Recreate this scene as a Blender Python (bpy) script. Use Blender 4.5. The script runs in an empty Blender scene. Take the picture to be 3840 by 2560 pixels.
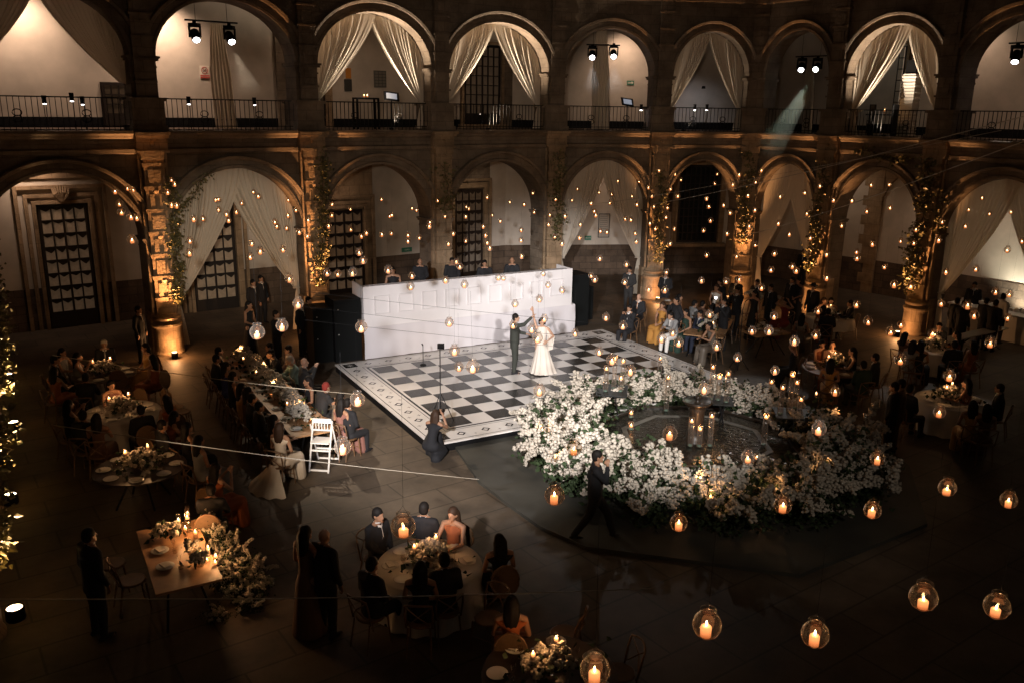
import bpy, bmesh, math, random
import numpy as np
from mathutils import Vector, Matrix, Euler
random.seed(11); rnd=random.random
sc=bpy.context.scene; COL=sc.collection
PI=math.pi
# ---------------------------------------------------------------- camera
FPX,PITCH,ROLL=3221.43,0.263668,0.014708
CAMH=7.605; KV=3840/2352
def cam_axes():
    f=np.array([0,math.cos(PITCH),-math.sin(PITCH)]);x=np.array([1.,0,0]);u=np.cross(x,f)
    return np.array([math.cos(ROLL)*x+math.sin(ROLL)*u,-math.sin(ROLL)*x+math.cos(ROLL)*u,f])
RC=cam_axes()
cd=bpy.data.cameras.new('camera'); cam=bpy.data.objects.new('camera',cd); COL.objects.link(cam)
M=Matrix.Identity(4)
for i in range(3):
    M[i][0]=RC[0][i]; M[i][1]=RC[1][i]; M[i][2]=-RC[2][i]
M[2][3]=CAMH; cam.matrix_world=M
cd.sensor_width=36; cd.lens=FPX/3840*36; cd.clip_start=.1; cd.clip_end=400
sc.camera=cam
# ---------------------------------------------------------------- night sky
wd=bpy.data.worlds.new('World'); sc.world=wd; wd.use_nodes=True
bg=wd.node_tree.nodes['Background']; bg.inputs[0].default_value=(1,.70,.45,1); bg.inputs[1].default_value=.006
sc.view_settings.view_transform='Standard'; sc.view_settings.look='None'; sc.view_settings.gamma=1
sc.view_settings.exposure=1.5; sc.view_settings.use_curve_mapping=False
cy=sc.cycles
cy.use_denoising=True
try: cy.denoiser='OPENIMAGEDENOISE'
except Exception: pass
cy.max_bounces=6; cy.diffuse_bounces=3; cy.glossy_bounces=2; cy.transmission_bounces=3; cy.transparent_max_bounces=12
cy.sample_clamp_indirect=1.5; cy.sample_clamp_direct=20; cy.caustics_reflective=False; cy.caustics_refractive=False
# ---------------------------------------------------------------- pixel helpers (2352 px wide view of the photograph -> world point on a real plane)
def c(x,y,ox=0,oy=0,s=1.): return ((ox+x/s)/KV,(oy+y/s)/KV)
def ray(x,y): return np.array([(x*KV-1920)/FPX,-(y*KV-1280)/FPX,1.0])@RC
def G(x,y,z=0.):
    D=ray(x,y); s=(z-CAMH)/D[2]; return Vector((s*D[0],s*D[1],z))
def atd(x,y,dist):
    D=ray(x,y); D=D/np.linalg.norm(D)*dist; return Vector((D[0],D[1],CAMH+D[2]))
# ---------------------------------------------------------------- object helpers
def tag(o,label=None,cat=None,group=None,kind=None):
    if label: o['label']=label
    if cat: o['category']=cat
    if group: o['group']=group
    if kind: o['kind']=kind
    return o
def thing(name,label,cat,loc=(0,0,0),rz=0,group=None):
    o=bpy.data.objects.new(name,None); COL.objects.link(o); o.location=loc; o.rotation_euler=(0,0,rz)
    o.empty_display_size=.1
    return tag(o,label,cat,group)
def link(name,me,parent=None,mat=None,local=True):
    o=bpy.data.objects.new(name,me); COL.objects.link(o)
    if parent is not None:
        o.parent=parent
        if not local:
            pm=Matrix.Translation(parent.location)@parent.rotation_euler.to_matrix().to_4x4() if parent.parent is None else Matrix.Identity(4)
            q=parent
            if parent.parent is not None: pm=WM(parent)
            o.matrix_parent_inverse=pm.inverted()
    if mat is not None:
        if len(me.materials)==0: me.materials.append(mat)
        elif me.materials[0]!=mat:
            o.material_slots[0].link='OBJECT'; o.material_slots[0].material=mat
    return o
def WM(o):
    m=Matrix.LocRotScale(o.location,o.rotation_euler,o.scale)
    if o.parent is None: return m
    return WM(o.parent)@o.matrix_parent_inverse@m
def dup(root,loc=None,rz=None,label=None,group=None,mats=None):
    def cp(o,par):
        n=o.copy(); COL.objects.link(n); n.parent=par
        for ch in kids.get(o,[]): cp(ch,n)
        return n
    kids={}
    for ch in root.children_recursive: kids.setdefault(ch.parent,[]).append(ch)
    r=cp(root,None)
    if loc is not None: r.location=loc
    if rz is not None: r.rotation_euler=(0,0,rz)
    if label: r['label']=label
    if group: r['group']=group
    return r
class MB:
    def __init__(s): s.v=[];s.f=[]
    def add(s,vs,fs,M=None):
        b=len(s.v)
        s.v+= [tuple(M@Vector(v)) for v in vs] if M is not None else [tuple(v) for v in vs]
        s.f+=[tuple(b+i for i in f) for f in fs]; return s
    def box(s,x0,x1,y0,y1,z0,z1,M=None):
        vs=[(x0,y0,z0),(x1,y0,z0),(x1,y1,z0),(x0,y1,z0),(x0,y0,z1),(x1,y0,z1),(x1,y1,z1),(x0,y1,z1)]
        return s.add(vs,[(0,3,2,1),(4,5,6,7),(0,1,5,4),(1,2,6,5),(2,3,7,6),(3,0,4,7)],M)
    def lathe(s,prof,n=16,M=None,cap=True,a0=0,a1=2*PI):
        full=abs(a1-a0-2*PI)<1e-6; m=n if full else n+1
        vs=[(r*math.cos(a0+(a1-a0)*i/n),r*math.sin(a0+(a1-a0)*i/n),z) for r,z in prof for i in range(m)]
        fs=[]
        for j in range(len(prof)-1):
            for i in range(n):
                k=(i+1)%m
                fs.append((j*m+i,j*m+k,(j+1)*m+k,(j+1)*m+i))
        if cap and full:
            fs.append(tuple(range(m-1,-1,-1))); fs.append(tuple((len(prof)-1)*m+i for i in range(m)))
        return s.add(vs,fs,M)
    def tube(s,pts,r,n=6,M=None,cap=True):
        pts=[Vector(p) for p in pts]; rs=r if isinstance(r,(list,tuple)) else [r]*len(pts)
        vs=[];up=Vector((0,0,1))
        for i,p in enumerate(pts):
            d=(pts[min(i+1,len(pts)-1)]-pts[max(i-1,0)]).normalized()
            a=d.cross(up if abs(d.z)<.95 else Vector((1,0,0))).normalized(); b=d.cross(a)
            for k in range(n):
                t=2*PI*k/n; vs.append(p+a*math.cos(t)*rs[i]+b*math.sin(t)*rs[i])
        fs=[]
        for i in range(len(pts)-1):
            for k in range(n):
                q=(k+1)%n; fs.append((i*n+k,i*n+q,(i+1)*n+q,(i+1)*n+k))
        if cap: fs.append(tuple(range(n-1,-1,-1))); fs.append(tuple((len(pts)-1)*n+k for k in range(n)))
        return s.add(vs,fs,M)
    def sphere(s,cx,r,n=8,m=6,M=None):
        rx,ry,rz=r if isinstance(r,(tuple,list)) else (r,r,r)
        vs=[(cx[0],cx[1],cx[2]-rz)]
        for j in range(1,m):
            t=PI*j/m-PI/2
            for i in range(n):
                a=2*PI*i/n; vs.append((cx[0]+rx*math.cos(t)*math.cos(a),cx[1]+ry*math.cos(t)*math.sin(a),cx[2]+rz*math.sin(t)))
        vs.append((cx[0],cx[1],cx[2]+rz)); L=len(vs)-1
        fs=[(0,1+(i+1)%n,1+i) for i in range(n)]
        for j in range(m-2):
            for i in range(n):
                k=(i+1)%n; a=1+j*n; fs.append((a+i,a+k,a+n+k,a+n+i))
        a=1+(m-2)*n
        fs+=[(a+i,a+(i+1)%n,L) for i in range(n)]
        return s.add(vs,fs,M)
    def mesh(s,name,smooth=False,mat=None):
        me=bpy.data.meshes.new(name); me.from_pydata(s.v,[],s.f); me.update()
        if smooth: me.polygons.foreach_set('use_smooth',[True]*len(me.polygons))
        if mat is not None: me.materials.append(mat)
        return me
    def build(s,name,mat,parent=None,smooth=False,local=True):
        return link(name,s.mesh(name,smooth,mat),parent,mat,local)
# ---------------------------------------------------------------- materials
MT={}
def mat(name,col,rough=.7,noise=0,nscale=8,bump=0,metal=0,spec=.4,emit=0,ecol=None,trans=0,col2=None,coords='Object',sample=True):
    if name in MT: return MT[name]
    m=bpy.data.materials.new(name); m.use_nodes=True; nt=m.node_tree; b=nt.nodes['Principled BSDF']
    col=(*col,1)
    b.inputs['Base Color'].default_value=col; b.inputs['Roughness'].default_value=rough
    b.inputs['Metallic'].default_value=metal; b.inputs['Specular IOR Level'].default_value=spec
    if emit: b.inputs['Emission Color'].default_value=(*(ecol or col[:3]),1); b.inputs['Emission Strength'].default_value=emit
    if not sample: m.cycles.emission_sampling='NONE'
    if noise or bump:
        tc=nt.nodes.new('ShaderNodeTexCoord'); nz=nt.nodes.new('ShaderNodeTexNoise'); nz.inputs['Scale'].default_value=nscale; nz.inputs['Detail'].default_value=5
        nt.links.new(tc.outputs[coords],nz.inputs['Vector'])
        if noise:
            mx=nt.nodes.new('ShaderNodeMix'); mx.data_type='RGBA'
            rp=nt.nodes.new('ShaderNodeValToRGB'); rp.color_ramp.elements[0].position=.35; rp.color_ramp.elements[1].position=.65
            nt.links.new(nz.outputs['Fac'],rp.inputs['Fac']); nt.links.new(rp.outputs['Color'],mx.inputs['Factor'])
            c2=col2 or tuple(v*(1-noise) for v in col[:3])
            mx.inputs['A'].default_value=col; mx.inputs['B'].default_value=(*c2[:3],1)
            nt.links.new(mx.outputs['Result'],b.inputs['Base Color'])
        if bump:
            bp=nt.nodes.new('ShaderNodeBump'); bp.inputs['Strength'].default_value=bump; bp.inputs['Distance'].default_value=.02
            nt.links.new(nz.outputs['Fac'],bp.inputs['Height']); nt.links.new(bp.outputs['Normal'],b.inputs['Normal'])
    MT[name]=m; return m
def stone_mat(name,c1,c2,bw=.7,bh=.34,mortar=.012,scale=1.):
    m=bpy.data.materials.new(name); m.use_nodes=True; nt=m.node_tree; b=nt.nodes['Principled BSDF']; L=nt.links
    b.inputs['Roughness'].default_value=.9
    uv=nt.nodes.new('ShaderNodeUVMap'); uv.uv_map='UVMap'
    tc=nt.nodes.new('ShaderNodeTexCoord')
    br=nt.nodes.new('ShaderNodeTexBrick'); br.inputs['Scale'].default_value=1; br.inputs['Brick Width'].default_value=bw; br.inputs['Row Height'].default_value=bh
    br.inputs['Mortar Size'].default_value=mortar; br.inputs['Bias'].default_value=-.2
    br.inputs['Color1'].default_value=(*c1,1); br.inputs['Color2'].default_value=(*c2,1); br.inputs['Mortar'].default_value=(*[v*.82 for v in c2],1)
    L.new(uv.outputs['UV'],br.inputs['Vector'])
    nz=nt.nodes.new('ShaderNodeTexNoise'); nz.inputs['Scale'].default_value=1.3; nz.inputs['Detail'].default_value=8; nz.inputs['Roughness'].default_value=.65
    L.new(tc.outputs['Object'],nz.inputs['Vector'])
    rp=nt.nodes.new('ShaderNodeValToRGB'); rp.color_ramp.elements[0].position=.3; rp.color_ramp.elements[1].position=.7
    rp.color_ramp.elements[0].color=(.45,.42,.38,1); rp.color_ramp.elements[1].color=(1.15,1.1,1.05,1)
    L.new(nz.outputs['Fac'],rp.inputs['Fac'])
    mx=nt.nodes.new('ShaderNodeMix'); mx.data_type='RGBA'; mx.blend_type='MULTIPLY'; mx.inputs['Factor'].default_value=1
    L.new(br.outputs['Color'],mx.inputs['A']); L.new(rp.outputs['Color'],mx.inputs['B']); L.new(mx.outputs['Result'],b.inputs['Base Color'])
    n2=nt.nodes.new('ShaderNodeTexNoise'); n2.inputs['Scale'].default_value=14; n2.inputs['Detail'].default_value=6
    L.new(tc.outputs['Object'],n2.inputs['Vector'])
    mt=nt.nodes.new('ShaderNodeMath'); mt.operation='MULTIPLY_ADD'; mt.inputs[1].default_value=-.3
    L.new(br.outputs['Fac'],mt.inputs[0]); L.new(n2.outputs['Fac'],mt.inputs[2])
    bp=nt.nodes.new('ShaderNodeBump'); bp.inputs['Strength'].default_value=.6; bp.inputs['Distance'].default_value=.03
    L.new(mt.outputs[0],bp.inputs['Height']); L.new(bp.outputs['Normal'],b.inputs['Normal'])
    MT[name]=m; return m
STONE=stone_mat('stone_blocks',(.20,.16,.12),(.165,.13,.097))
STONE_P=stone_mat('pilaster_stone',(.34,.25,.16),(.29,.21,.13),.45,.5)
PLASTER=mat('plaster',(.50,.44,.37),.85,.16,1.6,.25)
DADO=stone_mat('dado_stone',(.12,.085,.06),(.07,.05,.035),.6,.3)
def fabric(name,col,tr=.25,wave=0):
    m=bpy.data.materials.new(name); m.use_nodes=True; nt=m.node_tree; nt.nodes.remove(nt.nodes['Principled BSDF'])
    out=nt.nodes['Material Output']; d=nt.nodes.new('ShaderNodeBsdfDiffuse'); t=nt.nodes.new('ShaderNodeBsdfTranslucent'); mx=nt.nodes.new('ShaderNodeMixShader')
    d.inputs[0].default_value=(*col,1); t.inputs[0].default_value=(*col,1); mx.inputs[0].default_value=tr
    nt.links.new(d.outputs[0],mx.inputs[1]); nt.links.new(t.outputs[0],mx.inputs[2]); nt.links.new(mx.outputs[0],out.inputs[0])
    MT[name]=m; return m
CURT=fabric('curtain_voile',(.72,.65,.55),.4)
CLOTH=fabric('white_linen',(.66,.62,.56),.1)
IRON=mat('wrought_iron',(.012,.011,.01),.5,metal=.6)
BLACK=mat('black_matte',(.004,.004,.0045),.7,spec=.2)
BLACKM=mat('black_metal',(.012,.012,.013),.35,metal=.5)
WOOD=mat('oak_table',(.38,.21,.10),.5,.3,6,.1)
DWOOD=mat('dark_table',(.035,.022,.015),.4)
CWOOD=mat('chair_wood',(.16,.085,.04),.45,.3,5)
CANE=mat('cane_back',(.13,.075,.035),.7,.2,40)
WPAINT=mat('white_paint',(.72,.69,.65),.5)
STAGEW=mat('stage_white',(.74,.71,.71),.6,.06,1.1)
STAGEC=fabric('stage_skirt',(.66,.63,.65),.05)
PLATE=mat('porcelain',(.62,.6,.56),.2)
def glass_mat(name,tint=(1,1,1),gl=.10):
    m=bpy.data.materials.new(name); m.use_nodes=True; nt=m.node_tree; nt.nodes.remove(nt.nodes['Principled BSDF'])
    out=nt.nodes['Material Output']; tr=nt.nodes.new('ShaderNodeBsdfTransparent'); g=nt.nodes.new('ShaderNodeBsdfGlossy'); mx=nt.nodes.new('ShaderNodeMixShader')
    tr.inputs[0].default_value=(*tint,1); g.inputs['Roughness'].default_value=.08; g.inputs[0].default_value=(1,.95,.9,1)
    lw=nt.nodes.new('ShaderNodeLayerWeight'); lw.inputs[0].default_value=.35
    ma=nt.nodes.new('ShaderNodeMath'); ma.operation='MULTIPLY_ADD'; ma.inputs[1].default_value=.55; ma.inputs[2].default_value=gl*.4
    nt.links.new(lw.outputs['Facing'],ma.inputs[0]); nt.links.new(ma.outputs[0],mx.inputs[0])
    nt.links.new(tr.outputs[0],mx.inputs[1]); nt.links.new(g.outputs[0],mx.inputs[2]); nt.links.new(mx.outputs[0],out.inputs[0])
    MT[name]=m; return m
GLASS=glass_mat('clear_glass',(.93,.90,.86),.3)
def glowglass():
    # globe glass: clear shell; pale matte layer at the rim stands in for candle glow
    m=glass_mat('globe_glass',(.93,.89,.85),.14); nt=m.node_tree; out=nt.nodes['Material Output']; src=out.inputs[0].links[0].from_socket
    d=nt.nodes.new('ShaderNodeBsdfTranslucent'); d.inputs[0].default_value=(.9,.75,.6,1); d2=nt.nodes.new('ShaderNodeBsdfDiffuse'); d2.inputs[0].default_value=(.9,.8,.7,1)
    a=nt.nodes.new('ShaderNodeMixShader'); a.inputs[0].default_value=.5; nt.links.new(d.outputs[0],a.inputs[1]); nt.links.new(d2.outputs[0],a.inputs[2])
    b=nt.nodes.new('ShaderNodeMixShader'); lw=nt.nodes.new('ShaderNodeLayerWeight'); lw.inputs[0].default_value=.5; pw=nt.nodes.new('ShaderNodeMath'); pw.operation='POWER'; pw.inputs[1].default_value=3.5
    ma=nt.nodes.new('ShaderNodeMath'); ma.operation='MULTIPLY_ADD'; ma.inputs[1].default_value=.45; ma.inputs[2].default_value=.03
    nt.links.new(lw.outputs['Facing'],pw.inputs[0]); nt.links.new(pw.outputs[0],ma.inputs[0]); nt.links.new(ma.outputs[0],b.inputs[0])
    nt.links.new(src,b.inputs[1]); nt.links.new(a.outputs[0],b.inputs[2]); nt.links.new(b.outputs[0],out.inputs[0]); return m
GLOBE=glowglass()
FLAME=mat('flame',(1,.8,.5),emit=16,ecol=(1,.62,.28))
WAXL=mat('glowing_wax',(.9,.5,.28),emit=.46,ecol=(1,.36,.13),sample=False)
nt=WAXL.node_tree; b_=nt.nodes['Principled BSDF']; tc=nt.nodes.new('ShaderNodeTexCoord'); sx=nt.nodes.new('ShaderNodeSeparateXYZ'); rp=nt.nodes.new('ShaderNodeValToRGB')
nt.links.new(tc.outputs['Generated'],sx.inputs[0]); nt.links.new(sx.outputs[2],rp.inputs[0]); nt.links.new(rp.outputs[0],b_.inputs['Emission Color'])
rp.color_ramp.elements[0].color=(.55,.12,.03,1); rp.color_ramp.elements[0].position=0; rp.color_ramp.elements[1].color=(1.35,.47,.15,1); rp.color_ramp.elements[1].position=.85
WAXT=mat('glowing_wax_tealight',(.9,.5,.25),emit=.65,ecol=(1,.33,.10),sample=False)
LENS=mat('lamp_lens',(1,1,1),emit=7,ecol=(1,.95,.97),sample=False)
LENSG=mat('lamp_lens_green',(1,1,1),emit=6,ecol=(.85,1,.85),sample=False)
LENSA=mat('lamp_lens_amber',(1,.9,.7),emit=4,ecol=(1,.72,.42),sample=False)
BLOOM=mat('white_blossom',(.45,.40,.33),.8,.2,30)
LEAF=mat('green_leaf',(.035,.055,.022),.7,.5,9,spec=.2)
LEAFV=mat('vine_leaf',(.16,.14,.055),.5,.6,9)
STEM=mat('stem_brown',(.05,.035,.02),.8)
def uvbox(me):
    uv=me.uv_layers.new(name='UVMap'); vs=me.vertices
    for p in me.polygons:
        n=p.normal
        for li in p.loop_indices:
            co=vs[me.loops[li].vertex_index].co
            if abs(n.z)>.8: u,v=co.x,co.y
            else:
                t=Vector((-n.y,n.x)); 
                if t.length<1e-4: t=Vector((1,0))
                t.normalize(); 
                if t.x<0: t=-t
                u,v=co.x*t.x+co.y*t.y,co.z
            uv.data[li].uv=(u,v)
# ---------------------------------------------------------------- lamps
def spot(name,loc,target,power,col=(1,.8,.6),size=45,blend=.5,r=.05,parent=None):
    ld=bpy.data.lights.new(name,'SPOT'); ld.energy=power; ld.color=col; ld.spot_size=math.radians(size); ld.spot_blend=blend; ld.shadow_soft_size=r
    o=bpy.data.objects.new(name,ld); COL.objects.link(o)
    o.location=loc; d=Vector(target)-Vector(loc); o.rotation_euler=d.to_track_quat('-Z','Y').to_euler()
    if parent is not None:
        o.parent=parent; o.matrix_parent_inverse=WM(parent).inverted()
    return o
def point(name,loc,power,col=(1,.5,.2),r=.03,parent=None):
    ld=bpy.data.lights.new(name,'POINT'); ld.energy=power; ld.color=col; ld.shadow_soft_size=r
    o=bpy.data.objects.new(name,ld); COL.objects.link(o); o.location=loc
    if parent is not None: o.parent=parent; o.matrix_parent_inverse=WM(parent).inverted()
    return o
# ================================================================ the arcade round the courtyard
PHI=.617944; WT=Vector((math.cos(PHI),math.sin(PHI))); WN=Vector((-math.sin(PHI),math.cos(PHI))); WD=27.698
def wl(s,off): return WT*s+WN*(WD+off)
PI_=[wl(-.45,-18.8),wl(-.05,-14.2),wl(.35,-9.6),wl(.85,-4.95),wl(1.25,0),wl(6.33,0),wl(11.35,0),wl(16.35,0),wl(21.6,0)]
for v in ((1495,683),(1697,680),(1868,712),(2098,765)): PI_.append(G(*v).xy)
dv=(PI_[-1]-PI_[-2]).normalized(); PI_.append(PI_[-1]+Matrix.Rotation(-.06,2)@dv*4.9); dv=(PI_[-1]-PI_[-2]).normalized(); PI_.append(PI_[-1]+Matrix.Rotation(-.06,2)@dv*4.9)
NP=len(PI_); I0=4                    # PI_[I0] is the corner pier, bays I0.. are the ones in view
def nrm(a,b): d=(b-a).normalized(); return Vector((-d.y,d.x))
def offp(i,o):
    if i==0: return PI_[0]+nrm(PI_[0],PI_[1])*o
    if i==NP-1: return PI_[-1]+nrm(PI_[-2],PI_[-1])*o
    n1=nrm(PI_[i-1],PI_[i]); n2=nrm(PI_[i],PI_[i+1]); m=(n1+n2).normalized(); return PI_[i]+m*(o/max(.5,m.dot(n1)))
def pn(i): 
    v=offp(i,1)-PI_[i]; return v.normalized()
arc=thing('arcade_building','two-storey stone cloister with round arches, pilasters and iron railings around the courtyard','building',(float(PI_[6].x),float(PI_[6].y),0))
def part(name,mb,m,smooth=False,parent=None,uv=True):
    me=mb.mesh(name,smooth,m)
    if uv: uvbox(me)
    return link(name,me,parent or arc,m,False)
class Fr:
    def __init__(s,A,B):
        s.A=A; s.L=(B-A).length; s.t=(B-A).normalized(); s.n=Vector((-s.t.y,s.t.x))
    def P(s,x,o,z): p=s.A+s.t*x+s.n*o; return (p.x,p.y,z)
    def M(s): return Matrix(((s.t.x,s.n.x,0,s.A.x),(s.t.y,s.n.y,0,s.A.y),(0,0,1,0),(0,0,0,1)))
    def hit(s,x,y,off):
        D=ray(x,y); n=s.n; k=(n.dot(s.A)+off)/(n.x*D[0]+n.y*D[1]); p=Vector((k*D[0],k*D[1]))
        return ((p-s.A).dot(s.t),CAMH+k*D[2])
FR=[Fr(PI_[i],PI_[i+1]) for i in range(NP-1)]
BW=5.2
BF=[]
for i in range(NP-1): BF.append(Fr(offp(i,BW),offp(i+1,BW)))
LOW=(0,3.62,5.68,6.2,.41); UP=(6.82,8.92,10.68,11.75,.37)
def arch_z(x,L,S):
    z0,zs,za,zt,pw=S; a=L/2-pw; u=(x-L/2)/a
    if abs(u)>=1: return None
    return zs+(za-zs)*math.sqrt(max(0,1-u*u))
def arch_wall(f,S,name,th=.9):
    z0,zs,za,zt,pw=S; L=f.L; mb=MB(); a=L/2-pw
    xs=[0,pw]+[L/2-a*math.cos(PI*i/28) for i in range(1,28)]+[L-pw,L]
    def bot(x): 
        z=arch_z(x,L,S); return z if z is not None else zs
    for o in (0,th):
        for x0,x1 in zip(xs[1:-2],xs[2:-1]):
            q=[f.P(x0,o,bot(x0)),f.P(x1,o,bot(x1)),f.P(x1,o,zt),f.P(x0,o,zt)]
            if o: q=q[::-1]
            mb.add(q,[(0,1,2,3)])
        for x0,x1 in ((0,pw),(L-pw,L)):
            q=[f.P(x0,o,z0),f.P(x1,o,z0),f.P(x1,o,zt),f.P(x0,o,zt)]
            mb.add(q[::-1] if o else q,[(0,1,2,3)])
    for x0,x1 in zip(xs[1:-2],xs[2:-1]): mb.add([f.P(x0,0,bot(x0)),f.P(x0,th,bot(x0)),f.P(x1,th,bot(x1)),f.P(x1,0,bot(x1))],[(0,1,2,3)])
    mb.add([f.P(pw,0,z0),f.P(pw,th,z0),f.P(pw,th,zs),f.P(pw,0,zs)],[(0,1,2,3)])
    mb.add([f.P(L-pw,th,z0),f.P(L-pw,0,z0),f.P(L-pw,0,zs),f.P(L-pw,th,zs)],[(0,1,2,3)])
    w=part(name,mb,STONE)
    # ring moulding
    mb=MB(); prof=[(0,0),(0,-.07),(.09,-.07),(.11,-.03),(.27,-.03),(.29,-.13),(.37,-.16),(.40,-.13),(.40,0)]
    N=30; vs=[];fs=[]
    for i in range(N+1):
        t=PI*i/N
        for dr,o in prof:
            vs.append(f.P(L/2-(a+dr)*math.cos(t),o,zs+(za-zs+dr)*math.sin(t)))
    K=len(prof)
    for i in range(N):
        for k in range(K-1): fs.append((i*K+k,i*K+k+1,(i+1)*K+k+1,(i+1)*K+k))
    mb.add(vs,fs); part('arch_moulding',mb,STONE)
    Mx=f.M()
    for x0,x1 in ((-.0,pw+.1),(L-pw-.1,L+.0)):
        mb=MB()
        for k,(zz,e) in enumerate(((zs-.30,.03),(zs-.2,.0),(zs-.1,.08),(zs-.03,.12))):
            h=(.05,.10,.07,.06)[k]
            mb.box(x0+( .12-e if x0>1 else 0),x1-(.12-e if x0<1 else 0),-e-.03,th+.03,zz,zz+h,Mx)
        part('capital',mb,STONE)
for i in range(NP-1):
    arch_wall(FR[i],LOW,'arcade_wall'); 
    arch_wall(FR[i],UP,'gallery_arch_wall')
def sweep(name,prof,m,i0=0,i1=NP-1):
    mb=MB(); vs=[];fs=[];K=len(prof)
    for i in range(i0,i1+1):
        for o,z in prof: p=offp(i,o); vs.append((p.x,p.y,z))
    for i in range(i1-i0):
        for k in range(K-1): fs.append((i*K+k,(i+1)*K+k,(i+1)*K+k+1,i*K+k+1))
    mb.add(vs,fs); return part(name,mb,m)
sweep('cornice',[(.0,6.16),(-.12,6.19),(-.14,6.30),(-.06,6.34),(-.06,6.58),(-.17,6.64),(-.2,6.70),(-.34,6.76),(-.34,6.83),(.95,6.83)],STONE)
sweep('upper_cornice',[(.0,11.7),(-.14,11.75),(-.15,11.95),(-.07,12.0),(-.07,12.3),(-.3,12.45),(-.42,12.55),(-.42,12.7),(.0,12.75),(.0,13.6),(1.0,13.65)],STONE)
sweep('lower_ceiling',[(.9,6.25),(BW+.1,6.25)],PLASTER); sweep('gallery_floor',[(.9,6.8),(BW+.1,6.8)],mat('gallery_tiles',(.10,.07,.05),.6,.3,3))
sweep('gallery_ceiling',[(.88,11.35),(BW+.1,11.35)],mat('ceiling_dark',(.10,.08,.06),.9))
# back walls
for i in range(NP-1):
    f=BF[i]
    mb=MB(); mb.box(0,f.L,0,.3,1.45,6.3,f.M()); part('back_wall',mb,PLASTER)
    mb=MB(); mb.box(0,f.L,-.025,.3,0,1.45,f.M()); part('stone_dado',mb,DADO)
    mb=MB(); mb.box(0,f.L,0,.3,6.75,11.4,f.M()); part('gallery_back_wall',mb,PLASTER)
    mb=MB(); mb.box(0,f.L,-.012,.0,6.8,7.14,f.M()); part('skirting_band',mb,BLACK)
# pilasters
def pil_frame(i):
    n=pn(i); t=Vector((n.y,-n.x)); A=PI_[i]; return Matrix(((t.x,n.x,0,A.x),(t.y,n.y,0,A.y),(0,0,1,0),(0,0,0,1)))
for i in range(NP):
    Mx=pil_frame(i); mb=MB()
    mb.box(-.30,.30,-.24,0.02,1.28,6.17,Mx)
    z=1.75;k=0
    while z<5.9:
        mb.box(-.35,.35,-.285,0,z,z+.075,Mx); mb.box(-.33,.33,-.265,0,z-.05,z,Mx)
        if k%2==0:
            mb.box(-.2,-.07,-.275,-.2,z+.12,z+.52,Mx); mb.box(.07,.2,-.275,-.2,z+.12,z+.52,Mx); mb.sphere((0,-.24,z+.62),(.1,.07,.09),6,4,Mx)
        else: mb.box(-.2,.2,-.275,-.2,z+.14,z+.56,Mx)
        z+=.68;k+=1
    mb.box(-.37,.37,-.33,0,6.0,6.2,Mx)
    for sx in (-1,1): mb.box(sx*.38-.035,sx*.38+.035,-.14,.02,1.3,6.15,Mx)
    pl=part('pilaster',mb,STONE_P)
    mb=MB(); mb.lathe([(.0,0),(.47,0),(.47,.05),(.43,.12),(.42,.80),(.43,.86),(.47,.92),(.47,.97),(.40,1.0),(.39,1.06),(.43,1.12),(.43,1.17),(.36,1.2),(.34,1.3),(0,1.3)],20,Mx,False,PI,2*PI)
    mb.box(-.47,.47,-.01,.5,0,1.3,Mx)
    part('plinth',mb,STONE_P,False,pl)
    mb=MB(); mb.box(-.44,.44,-.26,0,6.22,6.62,Mx); mb.box(-.46,.46,-.42,-.0,6.62,6.70,Mx); mb.box(-.50,.50,-.48,0,6.71,6.80,Mx); mb.box(-.46,.46,-.34,0,6.2,6.27,Mx)
    part('cornice_block',mb,STONE_P)
    mb=MB(); mb.box(-.46,.46,-.22,.9,6.84,7.68,Mx); mb.box(-.52,.52,-.28,.96,7.68,7.78,Mx); mb.box(-.5,.5,-.26,.94,6.84,6.98,Mx)
    pd=part('gallery_pedestal',mb,STONE)
    mb=MB(); mb.box(-.28,.28,-.18,.02,7.78,11.7,Mx)
    z=8.2
    while z<11.5: mb.box(-.32,.32,-.24,0,z,z+.06,Mx); mb.box(-.17,.17,-.21,-.15,z+.12,z+.48,Mx); z+=.62
    mb.box(-.42,.42,-.52,0,12.5,12.72,Mx); mb.box(-.4,.4,-.3,0,11.72,12.3,Mx)
    part('gallery_pilaster',mb,STONE)
# pier behind each gallery pilaster so that the mitred corners are closed
for i in range(NP):
    mb=MB(); Mx=pil_frame(i); mb.box(-.40,.40,.03,.86,.02,6.2,Mx); mb.box(-.36,.36,.03,.86,6.84,11.7,Mx); part('corner_pier',mb,STONE)
# railings
def railing(f):
    mb=MB(); L=f.L; Mx=f.M(); o=.10; a=.46; b=L-.46
    mb.box(a,b,o-.018,o+.018,7.74,7.775,Mx); mb.box(a,b,o-.015,o+.015,6.95,6.975,Mx); mb.box(a,b,o-.012,o+.012,6.86,6.88,Mx)
    n=int((b-a)/.145)
    for k in range(n+1):
        x=a+(b-a)*k/n; mb.box(x-.009,x+.009,o-.009,o+.009,6.84,7.75,Mx); mb.box(x-.016,x+.016,o-.016,o+.016,7.14,7.17,Mx)
    r=part('railing',mb,IRON,uv=False)
    for u in (.3,.72):
        x=a+(b-a)*u; m2=MB()
        for zz,R in ((7.33,.12),(7.16,.12)):
            m2.tube([f.P(x+R*math.cos(t),o-.02,zz+R*.75*math.sin(t)) for t in [2*PI*j/12 for j in range(13)]],.014,4)
        part('scroll_ornament',m2,IRON,parent=r,uv=False)
for i in range(I0-1,NP-1): railing(FR[i])
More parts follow.
